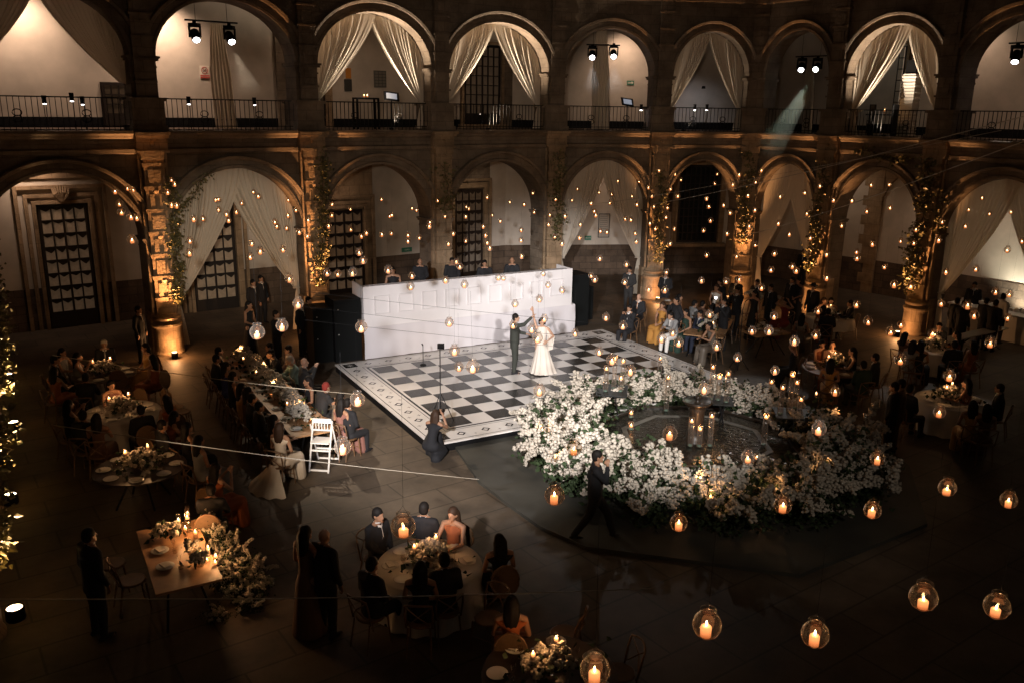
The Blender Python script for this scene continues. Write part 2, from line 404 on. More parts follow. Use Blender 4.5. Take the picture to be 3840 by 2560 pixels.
# ---- windows and doors in the back walls, all rectangles read off the photo on the wall plane
PANE=mat('curtained_pane',(.42,.33,.24),.8,.25,7,emit=.012,ecol=(.75,.5,.3))
PANEB=mat('lit_pane',(.5,.4,.3),.8,emit=.20,ecol=(.9,.62,.42))
PANED=mat('dim_pane',(.12,.09,.06),.5,.2,3,emit=.005,ecol=(.75,.45,.25))
PANEK=mat('dark_pane',(.02,.022,.02),.25)
DFR=mat('dark_wood_frame',(.018,.012,.009),.5)
def window(bi,xl,xr,yt,yb,cols,rows,pm=None,frame=.0,panel=0,scal=False,name='window',half=False):
    f=BF[bi]; xm=(xl+xr)/2; ym=(yt+yb)/2
    s0=f.hit(xl,ym,-.05)[0]; s1=f.hit(xr,ym,-.05)[0]; z1=f.hit(xm,yt,-.05)[1]; z0=f.hit(xm,yb,-.05)[1]; Mx=f.M()
    mb=MB(); mb.box(s0-.09,s1+.09,-.03,.0,z0-panel-.08,z1+.09,Mx)
    for k in range(cols+1):
        x=s0+(s1-s0)*k/cols; w=.035 if k in (0,cols) or (cols%2==0 and k==cols//2) else .02; mb.box(x-w,x+w,-.085,-.03,z0-panel,z1,Mx)
    for k in range(rows+1):
        z=z0+(z1-z0)*k/rows; mb.box(s0-.03,s1+.03,-.08,-.03,z-.018,z+.018,Mx)
    if panel: mb.box(s0-.03,s1+.03,-.08,-.02,z0-panel,z0-.02,Mx)
    if scal:
        for k in range(cols):
            for r in range(rows):
                xa=s0+(s1-s0)*k/cols+.02; xb=s0+(s1-s0)*(k+1)/cols-.02; zt=z0+(z1-z0)*(r+1)/rows-.02; h=(z1-z0)/rows*(.15+.16*rnd()); m=(xa+xb)/2+.06*(rnd()-.5); e1=.3+.5*rnd(); e2=.2+.5*rnd()
                mb.add([f.P(xa,-.056,zt),f.P(xb,-.056,zt),f.P(xb,-.056,zt-h*e1),f.P(m+.02,-.056,zt-h*1.3),f.P(m-.02,-.056,zt-h*1.3),f.P(xa,-.056,zt-h*e2)],[(0,1,2,3,4,5)])
    w=part(name,mb,DFR,uv=False)
    mb=MB(); 
    for k in range(cols):
        xa=s0+(s1-s0)*k/cols+.025; xb=s0+(s1-s0)*(k+1)/cols-.025; n=8
        for j in range(n):      # gathered net curtain behind the panes
            u0=xa+(xb-xa)*j/n; u1=xa+(xb-xa)*(j+1)/n; um=(u0+u1)/2
            o0=-.034; o1=-.048
            mb.add([f.P(u0,o0,z0),f.P(um,o1,z0),f.P(u1,o0,z0),f.P(u1,o0,z1),f.P(um,o1,z1),f.P(u0,o0,z1)],[(0,1,4,5),(1,2,3,4)])
    part('window_pane',mb,pm or PANE,parent=w,uv=False)
    if frame:
        mb=MB(); q=z0-panel-.1
        for e,o in ((.12,-.16),(frame*.55,-.10),(frame,-.13)):
            a=e-.12 if e>.12 else .0
            mb.box(s0-.1-e,s0-.1-a,o,.0,q if e<frame else q,z1+.1+e,Mx); mb.box(s1+.1+a,s1+.1+e,o,.0,q,z1+.1+e,Mx); mb.box(s0-.1-a,s1+.1+a,o,.0,z1+.1+a,z1+.1+e,Mx)
        mb.box(s0-.1-frame-.1,s1+.1+frame+.1,-.32,0,q-.16,q,Mx)
        part('stone_surround',mb,STONE_P,parent=w)
    return w,(s0,s1,z0,z1)
w,(s0,s1,z0,z1)=window(I0,104,208,474,715,4,8,frame=.62,panel=.5,scal=True,name='glazed_door')
mb=MB(); f=BF[I0]; cx=(s0+s1)/2
for k in range(9):   # carved shell crest over the door
    t=(k-4)*.32; mb.tube([f.P(cx+.05*math.sin(t),-.2,z1+.18),f.P(cx+.22*math.sin(t),-.24,z1+.38+.12*math.cos(t)),f.P(cx+.27*math.sin(t),-.18,z1+.62+.1*math.cos(t*1.2))],[.03,.045,.03],5)
part('carved_crest',mb,STONE_P,parent=w)
mb=MB(); mb.box(s0-.9,s1+.9,-.10,0,z1+.95,6.24,BF[I0].M()); part('stone_lintel',mb,STONE_P)
window(I0+1,444,536,455,687,4,8,frame=.45,panel=.45,scal=True,name='glazed_door')
window(I0+2,751,832,484,664,4,7,frame=.5,panel=.4,scal=True,name='glazed_door')
window(I0+3,1047,1106,437,625,4,8,PANED,frame=.4,panel=.3,scal=True,name='glazed_door')
window(I0+5,1561,1648,384,553,8,9,PANEK,frame=.25,name='window')
mb=MB(); f=BF[I0+2]; a=f.hit(752,420,-.04)[0]; b=f.hit(855,420,-.04)[0]; mb.box(a-.9,b,-.045,0,1.4,6.24,f.M()); part('stone_wall_band',mb,STONE_P)
mb=MB(); f=BF[I0+3]; a=f.hit(1040,420,-.04)[0]; b=f.hit(1125,420,-.04)[0]; mb.box(a-.6,b,-.045,0,1.4,6.24,f.M()); part('stone_wall_band',mb,STONE)
mb=MB(); f=BF[I0+5]; a=f.hit(1500,420,-.04)[0]; b=f.hit(1665,420,-.04)[0]; mb.box(a,b,-.02,0,3.0,6.24,f.M()); part('stone_wall_band',mb,DADO)
# quoined stone pier on the back wall of the eighth bay, turning into an arch
f=BF[I0+7]; a=f.hit(1979,520,-.1)[0]; b=f.hit(2021,520,-.1)[0]; mb=MB(); Mx=f.M()
z=0;k=0
while z<6.1: mb.box(a-(.12 if k%2 else 0),b,-.2 if k%2 else -.17,0,z,z+.42,Mx); z+=.42;k+=1
R=1.5; cxx=b+R
for k in range(14):
    t0=PI-PI*k/14; t1=PI-PI*(k+1)/14; zc=3.9
    q=[f.P(cxx+R*math.cos(t0),-.15,zc+R*math.sin(t0)),f.P(cxx+R*math.cos(t1),-.15,zc+R*math.sin(t1)),f.P(cxx+R*math.cos(t1),-.15,6.2),f.P(cxx+R*math.cos(t0),-.15,6.2)]
    q2=[f.P(cxx+R*math.cos(t0),0,zc+R*math.sin(t0)),f.P(cxx+R*math.cos(t1),0,zc+R*math.sin(t1))]
    mb.add(q+q2,[(0,1,2,3),(4,5,1,0)])
part('quoined_pier',mb,STONE_P)
# upper gallery openings
window(I0,240,292,196,262,3,3,PANED,panel=.4); 
w,_=window(I0+2,725,742,100,262,2,6,PANED,name='glazed_door'); 
window(I0+3,1068,1146,108,262,6,7,PANED,frame=.12,panel=.35,name='glazed_door')
window(I0+7,2003,2072,110,285,5,7,PANEB,frame=.1,panel=.2,name='glazed_door')
f=BF[I0+1]; a=f.hit(634,150,-.1)[0]; b=f.hit(656,150,-.1)[0]; mb=MB(); mb.box(a,b+.2,-.12,0,6.8,11.3,f.M()); part('stone_pier',mb,STONE)
f=BF[I0+2]; a=f.hit(748,220,-.1)[0]; b=f.hit(765,220,-.1)[0]; mb=MB(); mb.box(a,b,-.06,0,6.8,10.2,f.M()); part('stone_pier',mb,STONE_P)
f=BF[I0+3]; a=f.hit(1150,220,-.1)[0]; b=f.hit(1178,220,-.1)[0]; mb=MB(); mb.box(a,b,-.12,0,6.8,11.3,f.M()); part('stone_pier',mb,STONE)
# ground
def pave_mat():
    m=bpy.data.materials.new('paving'); m.use_nodes=True; nt=m.node_tree; b=nt.nodes['Principled BSDF']; L=nt.links
    tc=nt.nodes.new('ShaderNodeTexCoord'); mp=nt.nodes.new('ShaderNodeMapping'); mp.inputs['Rotation'].default_value=(0,0,-PHI); L.new(tc.outputs['Object'],mp.inputs['Vector'])
    br=nt.nodes.new('ShaderNodeTexBrick'); br.inputs['Scale'].default_value=1; br.inputs['Brick Width'].default_value=1.5; br.inputs['Row Height'].default_value=.75; br.inputs['Mortar Size'].default_value=.025; br.inputs['Mortar Smooth'].default_value=.6
    br.inputs['Color1'].default_value=(.105,.08,.056,1); br.inputs['Color2'].default_value=(.085,.064,.045,1); br.inputs['Mortar'].default_value=(.045,.035,.025,1); L.new(mp.outputs[0],br.inputs['Vector'])
    nz=nt.nodes.new('ShaderNodeTexNoise'); nz.inputs['Scale'].default_value=.9; nz.inputs['Detail'].default_value=9; nz.inputs['Roughness'].default_value=.65; L.new(mp.outputs[0],nz.inputs['Vector'])
    rp=nt.nodes.new('ShaderNodeValToRGB'); rp.color_ramp.elements[0].position=.33; rp.color_ramp.elements[1].position=.68; rp.color_ramp.elements[0].color=(.5,.5,.5,1); rp.color_ramp.elements[1].color=(1.25,1.2,1.15,1); L.new(nz.outputs['Fac'],rp.inputs['Fac'])
    mx=nt.nodes.new('ShaderNodeMix'); mx.data_type='RGBA'; mx.blend_type='MULTIPLY'; mx.inputs['Factor'].default_value=1; L.new(br.outputs['Color'],mx.inputs['A']); L.new(rp.outputs['Color'],mx.inputs['B']); L.new(mx.outputs['Result'],b.inputs['Base Color'])
    b.inputs['Roughness'].default_value=.62; b.inputs['Specular IOR Level'].default_value=.35
    bp=nt.nodes.new('ShaderNodeBump'); bp.inputs['Strength'].default_value=.5; bp.inputs['Distance'].default_value=.015; L.new(nz.outputs['Fac'],bp.inputs['Height']); L.new(bp.outputs['Normal'],b.inputs['Normal'])
    return m
PAVE=pave_mat()
mb=MB(); mb.add([(-60,-30,0),(60,-30,0),(60,70,0),(-60,70,0)],[(0,1,2,3)])
g=mb.build('ground',PAVE); tag(g,kind='structure')
# low stone step round the fountain
WETM=mat('wet_paving',(.055,.052,.042),.62,.35,1.2,.12,spec=.3)
step=[G(*v) for v in ((1045,1030),(1100,1110),(1170,1165),(1240,1215),(1345,1262),(1836,1326),(2129,1209),(2088,1075))]+[Vector((8.6,21.5,0)),Vector((6.2,23.9,0)),Vector((3.4,23.6,0)),Vector((1.2,20.7,0))]
mb=MB(); n=len(step); ce=sum(step,Vector())/n
vs=[(p.x,p.y,0) for p in step]+[(p.x,p.y,.07) for p in step]; mb.add(vs,[tuple(range(n,2*n))]+[(i,(i+1)%n,n+(i+1)%n,n+i) for i in range(n)])
st=mb.build('fountain_pavement',WETM); tag(st,kind='structure')
# ---------------------------------------------------------------- dance floor
TH=.508708; FO=Vector((-4.10905,24.15300)); FA=Vector((math.cos(TH),math.sin(TH)))*.61; FB=Vector((math.sin(TH),-math.cos(TH)))*.61*.99
def fp(a,b,z=.22): p=FO+FA*a+FB*b; return (p.x,p.y,z)
fl=thing('dance_floor','raised black and white chequered dance floor with a diamond patterned white border','dance floor',(float(fp(6.5,4.5)[0]),float(fp(6.5,4.5)[1]),0))
FW=mat('floor_white_vinyl',(.70,.66,.62),.22,.05,2,spec=.5); FK=mat('floor_black_vinyl',(.028,.027,.025),.25,spec=.5)
A0,A1,B0,B1=-1.4,14.4,-1.38,10.44
def slab(name,x0,x1,y0,y1,za,zb,m,mb=None):
    b=mb or MB(); b.add([fp(x0,y1,za),fp(x1,y1,za),fp(x1,y0,za),fp(x0,y0,za),fp(x0,y1,zb),fp(x1,y1,zb),fp(x1,y0,zb),fp(x0,y0,zb)],[(0,3,2,1),(4,5,6,7),(0,1,5,4),(1,2,6,5),(2,3,7,6),(3,0,4,7)])
    if mb is None: return link(name,b.mesh(name,False,m),fl,m,False)
slab('platform_base',A0+.03,A1-.03,B0+.03,B1-.03,0,.185,BLACK)
slab('white_top',A0,A1,B0,B1,.186,.22,FW)
def flat(name,quads,m,z):
    b=MB()
    for q in quads: b.add([fp(x,y,z) for x,y in q],[tuple(range(len(q)))[::-1]])
    return link(name,b.mesh(name,False,m),fl,m,False)
def rq(x0,x1,y0,y1): return [(x0,y0),(x1,y0),(x1,y1),(x0,y1)]
flat('black_tiles',[rq(a,a+1,b,b+1) for a in range(13) for b in range(9) if (a+b)%2==0],FK,.2235)
def ringq(x0,x1,y0,y1,w): return [rq(x0,x1,y0,y0+w),rq(x0,x1,y1-w,y1),rq(x0,x0+w,y0+w,y1-w),rq(x1-w,x1,y0+w,y1-w)]
flat('border_lines',ringq(-.22,13.22,-.22,9.22,.10)+ringq(-.36,13.36,-.36,9.36,.025)+ringq(-1.25,14.25,-1.25,10.3,.03),FK,.2235)
dq=[];z1=.2235
def diamond(x,y,al):
    R=.20;r=.11
    if al: o=[(x-R*1.5,y),(x,y-R*.8),(x+R*1.5,y),(x,y+R*.8)]
    else: o=[(x-R,y-.0),(x,y-R),(x+R,y),(x,y+R)]
    i=[(x+(p-x)*.58,y+(q-y)*.58) for p,q in o]
    return [[o[k],o[(k+1)%4],i[(k+1)%4],i[k]] for k in range(4)]
def star(x,y,r=.09): return [[(x-r,y-.008),(x+r,y-.008),(x+r,y+.008),(x-r,y+.008)],[(x-.008,y-r),(x+.008,y-r),(x+.008,y+r),(x-.008,y+r)]]
for k in range(9):
    for x in (-.8,13.8): dq+=diamond(x,.15+k*1.08,False); dq+=star(x+.25,.7+k*1.08); dq+=star(x-.22,.78+k*1.08)
for k in range(13):
    for y in (-.8,9.83): dq+=diamond(.1+k*1.06,y,False); dq+=star(.62+k*1.06,y+.2,.06)
flat('diamond_border',dq,FK,z1)
flat('corner_squares',[rq(x,x+.62,y,y+.62) for x in (-1.12,13.48) for y in (-1.12,9.53)],FK,.2235)
sq=[]
for x in (-.81,13.79):
    for y in (-.81,9.84):
        for k in range(4):
            t=k*PI/4+.2; dx,dy=math.cos(t)*.26,math.sin(t)*.26; px,py=-dy*.06,dx*.06
            sq.append([(x+dx,y+dy),(x+px,y+py),(x-dx,y-dy),(x-px,y-py)])
flat('corner_stars',sq,FW,.2262)
# ---------------------------------------------------------------- stage with white booth
SB=Vector((-4.58,25.80)); sd=Vector((2.136,29.566))-SB; SL=sd.length; SA=math.atan2(sd.y,sd.x)
sg=thing('band_stage','long white stage skirt with a tall white panelled booth on top, behind the dance floor','stage',(SB.x,SB.y,0),SA)
mb=MB(); n=60
vs=[];fs=[]
for k in range(n+1):
    x=-.02+(SL+.1)*k/n; w=.018*math.sin(k*1.7)+.012*math.sin(k*.6)
    vs+=[(x,-.02+w,.0),(x,-.05+w*.6,.5),(x,-.0,1.0)]
for k in range(n): a=k*3; fs+=[(a,a+3,a+4,a+1),(a+1,a+4,a+5,a+2)]
mb.add(vs,fs); 
b=len(mb.v); mb.add([(SL+.08,-.0,0),(SL+.2,2.6,0),(SL+.2,2.6,1.),(SL+.08,0,1.)],[(0,1,2,3)])
mb.build('stage_skirt',STAGEC,sg,True)
mb=MB(); mb.box(0,SL+.06,.02,2.7,.92,1.0); mb.build('stage_deck',WPAINT,sg)
mb=MB(); mb.box(.0,SL-.06,.02,.07,1.0,2.28); mb.box(-.0,.05,.07,1.05,1.0,2.28); mb.box(SL-.11,SL-.06,.07,1.0,1.0,2.28); mb.box(.05,SL-.11,.07,.42,2.20,2.25)
bt=mb.build('booth_panel',STAGEW,sg)
for k in range(9):
    x=.35+k*.80; m2=MB(); w=.50;h0,h1=1.38,1.96
    for q in ((x,x+w,h1-.025,h1),(x,x+w,h0,h0+.025),(x,x+.025,h0+.025,h1-.025),(x+w-.025,x+w,h0+.025,h1-.025)): m2.box(q[0],q[1],-.030,.018,q[2],q[3])
    m2.build('raised_moulding',STAGEW,bt)
# ================================================================ curtains
def curtain(bi,store,side,label,over=.22,tie=None,folds=15,group=None,o=.45,zt=None,amp=.05,tail=True,xc=0.,edge=None):
    """one curtain panel: hung along half of the arch (side -1 left, +1 right), drawn back to its pier"""
    f=FR[bi]; S=LOW if store=='low' else UP; z0,zs,za,_,pw=S; L=f.L; hw=L/2-pw
    zt=zt if zt is not None else z0+1.55
    NU,NV=folds*6,26; ph=rnd()*6
    base=f.P(L/2+side*(hw-.05),o,z0); r=thing('curtain',label,'curtain',base,0,group)
    vs=[];fs=[]
    for j in range(NV+1):
        v=j/NV
        for i in range(NU+1):
            u=i/NU                       # 0 at the pier, 1 at the free edge
            xt=(-hw+.01)*(1-u)+(xc+over)*u
            uu=max(-1,min(1,xt/hw)); ztop=zs+(za-zs)*math.sqrt(max(0.0004,1-uu*uu))-.03
            xb=-hw+.04+.20*u
            h=v**1.25
            # a sagging drape: the free edge swings in late
            x=xt+(xb-xt)*h
            z=ztop+(zt+.06*u-ztop)*(v**(.92))
            A=amp*(1-.55*v)*(.35+.65*min(1,v*6))
            A*=(1 if u<.97 else .4)*(.65+.5*math.sin(u*7.3+ph*2)+.25*math.sin(u*17+ph))
            oo=A*math.sin(u*folds*2*PI+ph+1.6*math.sin(2.2*v+u*5+ph)+.5*math.sin(v*9+u*3))+A*.5*math.sin(u*folds*.63*2*PI+2*ph)
            x+= .35*A*math.cos(u*folds*2*PI+ph)
            vs.append(f.P(L/2+(-side if side<0 else -side)*x*(-1 if side<0 else 1)*(1 if side<0 else 1) if False else L/2+(x if side<0 else -x),o+oo+(.05 if side>0 else 0)*(1-v),z))
    W=NU+1
    for j in range(NV):
        for i in range(NU): a=j*W+i; fs.append((a,a+1,a+W+1,a+W) if side<0 else (a,a+W,a+W+1,a+1))
    mb=MB(); mb.add(vs,fs); link('drape',mb.mesh('drape',True),r,CURT,False)
    if tail:                             # loose end below the tie
        mb=MB(); vs=[];fs=[];n=24;m=12
        for j in range(m+1):
            v=j/m
            for i in range(n+1):
                u=i/n; w=.10+.22*v**.7; x=-hw+.03+w*u; a=.035*(.5+v)
                vs.append(f.P(L/2+(x if side<0 else -x),o+a*math.sin(u*5*2*PI+ph),zt+.04-(zt-z0-.02)*v))
        for j in range(m):
            for i in range(n): a=j*(n+1)+i; fs.append((a,a+1,a+n+2,a+n+1) if side<0 else (a,a+n+1,a+n+2,a+1))
        mb.add(vs,fs); link('curtain_tail',mb.mesh('curtain_tail',True),r,CURT,False)
        mb=MB(); q=f.P(L/2+side*(hw-.13),o,zt+.03)
        mb.tube([(q[0]+math.cos(t)*.12*f.t.x-math.sin(t)*.06*f.n.x,q[1]+math.cos(t)*.12*f.t.y-math.sin(t)*.06*f.n.y,q[2]) for t in [2*PI*k/12 for k in range(13)]],.018,5)
        link('tieback',mb.mesh('tieback',True),r,CURT,False)
    return r
GC='gathered voile curtains in the arches'
for side,nm in ((-1,'left'),(1,'right')):
    curtain(I0,'up',side,'cream voile curtain in the upper arch at the top left corner, '+nm+' half',zt=8.15,group=GC,over=.0,tail=False)
    curtain(I0+2,'up',side,'brightly lit cream curtain, '+nm+' half, in the upper arch with the wall plaques behind',zt=7.75,group=GC,over=.14,xc=.12 if side<0 else -.12)
    curtain(I0+3,'up',side,'brightly lit cream curtain, '+nm+' half, in the upper arch with the tall gridded door behind',zt=7.7,group=GC,over=.03)
    curtain(I0+5,'up',side,'dim cream curtain, '+nm+' half, in the upper arch above the big dark window',zt=7.72,group=GC,over=.05)
    curtain(I0+7,'up',side,'cream curtain, '+nm+' half, in the upper arch with the ruched white column',zt=7.7,group=GC,over=.12,xc=.2 if side<0 else -.2)
    curtain(I0+1,'low',side,'cream voile curtain, '+nm+' half, in the ground arch between the two brightest lit pilasters',zt=1.5,group=GC,over=.35,amp=.07)
    curtain(I0+4,'low',side,'cream voile curtain, '+nm+' half, in the ground arch just right of the white stage',zt=1.6,group=GC,over=.15)
    curtain(I0+6,'low',side,'smooth pale curtain, '+nm+' half, in the narrow ground arch behind the guests on the right',zt=1.7,group=GC,over=.35,amp=.02)
    curtain(I0+8,'low',side,'pale curtain, '+nm+' half, in the far right ground arch by the buffet',zt=1.5,group=GC,over=.3,amp=.03)
# slim bundled drapes hanging behind the lighting bars
def slim(bi,x,y0,y1,w,label,off=3.2,zb=6.82):
    f=FR[bi]; s,zt=f.hit(x,y0,off); r=thing('curtain',label,'curtain',f.P(s,off,zb),0,'slim drapes behind the lighting bars')
    mb=MB(); vs=[];fs=[];n=30;m=14
    for j in range(m+1):
        v=j/m
        for i in range(n+1):
            u=i/n-.5; ww=w*(.55+.45*min(1,v*2)); vs.append(f.P(s+u*ww+.12*v*v,off+.05*math.sin(i*1.3+v)*(.6+.4*v),zt+(zb-zt)*v))
    for j in range(m):
        for i in range(n): a=j*(n+1)+i; fs.append((a,a+1,a+n+2,a+n+1))
    mb.add(vs,fs); link('drape',mb.mesh('drape',True),r,CURT,False)
slim(I0+1,497,55,290,.75,'narrow grey drape hanging between the two spotlights of the second upper arch')
slim(I0+4,1383,65,280,.8,'narrow pale drape hanging between the two spotlights of the fifth upper arch')
slim(I0+6,1862,138,290,.5,'narrow pale drape hanging behind the greenish spotlight')
# ================================================================ stage lighting on the upper gallery
def look(o,d): o.rotation_euler=d.to_track_quat('-Z','Y').to_euler()
def moving_head(loc,target,label,lens=None,power=0,col=(1,.96,.92),size=20,sc_=1.,blend=.4,rad=.06):
    r=thing('moving_head_light',label,'stage light',loc,0,'moving head lights under the upper arches')
    mb=MB(); mb.box(-.15,.15,-.15,.15,-.10,0); mb.box(-.05,.05,-.03,.03,0,.07); r_=mb.build('base',BLACK,r)
    mb=MB(); 
    for sx in (-1,1): mb.box(sx*.17-.02,sx*.17+.02,-.05,.05,-.42,-.08)
    mb.box(-.19,.19,-.06,.06,-.12,-.08); mb.build('yoke',BLACK,r)
    h=bpy.data.objects.new('lamp_head',None)
    mb=MB(); mb.lathe([(.0,.2),(.09,.2),(.13,.14),(.14,-.05),(.135,-.26),(.11,-.26),(.11,-.24),(0,-.24)],16); me=mb.mesh('lamp_head',True)
    h=link('lamp_head',me,r,BLACK); h.location=(0,0,-.34); p=Vector(loc)+Vector((0,0,-.34)); look(h,Vector(target)-p)
    mb=MB(); mb.lathe([(0,-.262),(.105,-.262)],16,cap=False); l=link('lens',mb.mesh('lens'),h,lens or LENS)
    if power:
        d=(Vector(target)-p).normalized(); spot('beam',p+d*.3,target,power,col,size,blend,rad,r)
    return r
def bar(bi,pxs,y,off,label):
    f=FR[bi]; a=f.hit(pxs[0],y,off); b=f.hit(pxs[1],y,off); z=(a[1]+b[1])/2
    r=thing('lighting_bar',label,'lighting bar',f.P(a[0],off,z),0)
    mb=MB(); mb.tube([f.P(a[0],off,z),f.P(b[0],off,z)],.028,8); link('pipe',mb.mesh('pipe'),r,BLACKM,False)
    for k in (.2,.8):
        mb=MB(); s=a[0]+(b[0]-a[0])*k; mb.tube([f.P(s,off,z),f.P(s,off,11.3)],.008,4); link('hanger',mb.mesh('hanger'),r,BLACKM,False)
    return z
def onbar(bi,x,y,off): s,z=FR[bi].hit(x,y,off); return FR[bi].P(s,off,z)
OB=1.5
bar(I0+1,(424,545),50,OB,'black pipe carrying two spotlights in the second upper arch')
moving_head(onbar(I0+1,446,54,OB),G(700,1010),'black spotlight at the left end of the second arch pipe',power=0)
moving_head(onbar(I0+1,526,60,OB),G(905,1000),'black spotlight at the right end of the second arch pipe',power=1700,col=(1,.76,.52),size=30,blend=1)
bar(I0+4,(1347,1424),104,OB,'black pipe carrying two spotlights in the fifth upper arch')
moving_head(onbar(I0+4,1361,106,OB),G(1350,1000),'left one of the two spotlights in the fifth upper arch',power=250,size=16)
moving_head(onbar(I0+4,1410,104,OB),G(1460,1010),'right one of the two spotlights in the fifth upper arch',power=220,size=20)
bar(I0+6,(1828,1899),130,OB,'black pipe carrying two spotlights in the seventh upper arch')
moving_head(onbar(I0+6,1843,134,OB),G(1700,960),'left one of the two spotlights in the seventh upper arch',power=300,size=16)
moving_head(onbar(I0+6,1879,134,OB),G(1300,1060),'greenish spotlight sending a beam down from the seventh upper arch',LENSG,power=190,col=(.8,1,.8),size=14)
bar(I0+8,(2318,2400),98,OB,'black pipe at the right edge of the upper gallery')
moving_head(onbar(I0+8,2338,104,OB),G(2150,900),'single spotlight at the right edge of the upper gallery',power=300,size=16)
# small spot lamps clamped along the gallery railing
for k,(bi,x,y,lb) in enumerate([(I0,101,228,'small spotlight left of the scroll on the top left railing'),(I0,164,222,'small bright spotlight in the middle of the top left railing'),(I0,189,230,'small spotlight with a red tail light on the top left railing'),(I0+1,433,230,'small spotlight with a red tail light on the second railing'),(I0+1,584,232,'small spotlight above the scroll of the second railing'),(I0+5,1596,246,'left small spotlight behind the sixth railing'),(I0+5,1624,246,'right small spotlight behind the sixth railing'),(I0+4,1473,246,'small spotlight at the right end of the fifth railing')]):
    s,z=FR[bi].hit(x,y,.6); p=FR[bi].P(s,.6,z)
    r=thing('small_spotlight',lb,'stage light',p,0,'small spotlights along the gallery railing')
    mb=MB(); mb.lathe([(0,.02),(.05,.02),(.06,-.0),(.06,-.13),(.05,-.13)],10,cap=False); mb.box(-.06,.06,-.02,.02,0,.10); mb.build('housing',BLACK,r,True)
    mb=MB(); mb.lathe([(0,-.15),(.045,-.14),(.05,-.12)],10,cap=False); mb.build('lens',LENS,r)
    mb=MB(); mb.tube([(0,0,.08),(0,-.0,6.84-p[2])] if False else [(0,0.07,.08),(0,0.07,6.82-p[2])],.012,5); mb.build('stand_pole',BLACKM,r)
AMB=(1,.46,.17)
def flood(p,target,label,power,col,size,lens=None,rr=.085,h=.2,name='uplight',grp='uplights at the feet of the pilasters',blend=.6,tilt=None):
    r=thing(name,label,'uplight',p,0,grp)
    mb=MB(); mb.lathe([(0,0),(rr*1.1,0),(rr*1.15,.02),(rr*1.1,h),(rr*.95,h),(rr*.95,h-.02),(0,h-.02)],14,cap=False); mb.build('housing',BLACK,r,True)
    mb=MB(); mb.lathe([(0,h-.012),(rr*.93,h-.012)],14,cap=False); mb.build('lens',lens or LENSA,r)
    spot('beam',Vector(p)+Vector((0,0,h+.03)),target,power,col,size,blend,.05,r)
    if col is AMB: point('plinth_fill',Vector(p)+Vector((0,-.02,h+.12)),power*.012,col,.05,r)  # extra amber point, added to light the plinth evenly
    return r
AMB=(1,.46,.17)
desc={I0+1:'at the foot of the brightest pilaster',I0+2:'left of the black speakers',I0+5:'behind the older man seated right of the stage',I0+6:'behind the standing guests by the big dark window',I0+7:'behind the guest in the hat',I0+8:'at the foot of the pilaster by the buffet'}
for i,d in desc.items():
    A=Vector(PI_[i]); n=-pn(i); q=A+n*.98; P0=(q.x,q.y,0)
    if i==I0+1: P0=tuple(G(402,822))
    if i==I0+2: P0=tuple(G(735,778))
    tgt=(A.x+n.x*.30,A.y+n.y*.30,4.6)
    flood(P0,tgt,blend=1,label=('black can uplight '+d),power=1800 if i in (I0+1,I0+2) else 1300,col=AMB,size=33)
for k,(v,lb) in enumerate([((20,873),'farthest can uplight along the left edge'),((32,985),'second can uplight from the far end of the left edge'),((26,1155),'third can uplight along the left edge, among leaves'),((37,1420),'nearest can uplight along the left edge')]):
    P0=G(*v); i=I0-k; A=PI_[i]; n=-pn(i) if i!=I0 else Vector((.8,-.6))
    flood(tuple(P0),(P0.x-.12,P0.y+.02,3.6),'black '+lb,700,(1,.62,.30),40,rr=.12)
# floor floods under the curtains; the sixth arch one is added to brighten it
for bi,x,y,lb,pw in ((I0+5,1575,300,'small added floodlight brightening the sixth arch curtain from the gallery floor',90),(I0+2,906,293,'white floodlight on the gallery floor under the third arch curtain',1000),(I0+3,1129,289,'white floodlight on the gallery floor under the fourth arch curtain',1000),(I0+7,2020,322,'white floodlight on the gallery ledge under the eighth arch curtain',650)):
    s,z=FR[bi].hit(x,y,-.02); L=FR[bi].L; p=FR[bi].P(s,.22,6.84)
    flood(p,FR[bi].P(L/2,.30,9.9),lb,pw,(1,.80,.60),120,LENS,.075,.07,'floodlight','floodlights on the gallery ledge',1)
# gallery ceiling lamps that wash the back walls
def ceil(bi,sx,off,z,label,power,col=(1,.69,.50),size=120,tz=8,grp='ceiling lamps in the galleries',toff=BW):
    f=FR[bi]; p=f.P(sx,off,z); r=thing('ceiling_lamp',label,'lamp',p,0,grp)
    mb=MB(); mb.lathe([(0,.10),(.07,.10),(.09,0),(.085,-.01)],12,cap=False); mb.build('shade',BLACK,r,True)
    mb=MB(); mb.lathe([(0,-.0),(.08,-.0)],12,cap=False); mb.build('bulb',LENSA,r)
    spot('glow',Vector(p)+Vector((0,0,-.04)),f.P(sx+.2,toff,tz),power,col,size,1,.15,r)
L0=FR[I0].L
ceil(I0,2.6,4.1,11.1,'ceiling lamp of the first upper bay',200,tz=9.2)
ceil(I0+1,1.7,4.2,11.15,'ceiling lamp of the second upper bay',260,tz=9.2)
ceil(I0+2,2.4,3.4,11.1,'ceiling lamp of the third upper bay',34,tz=8)
ceil(I0+3,3.6,3.6,11.1,'ceiling lamp of the fourth upper bay',16,tz=8)
ceil(I0+4,3.9,3.9,11.1,'ceiling lamp of the fifth upper bay',110,tz=9)
ceil(I0+7,2.4,3.9,11.1,'ceiling lamp of the eighth upper bay',45,tz=9)
ceil(I0+8,2.2,4.2,11.1,'ceiling lamp of the last upper bay on the right',170,tz=9)
ceil(I0+5,2.9,3.4,8.6,'bluish lamp of the sixth upper bay',13,(.75,.82,1),tz=7.3)
ceil(I0+6,2.9,3.0,11.0,'dim lamp of the seventh upper bay',9,(.85,.9,.8),tz=8)
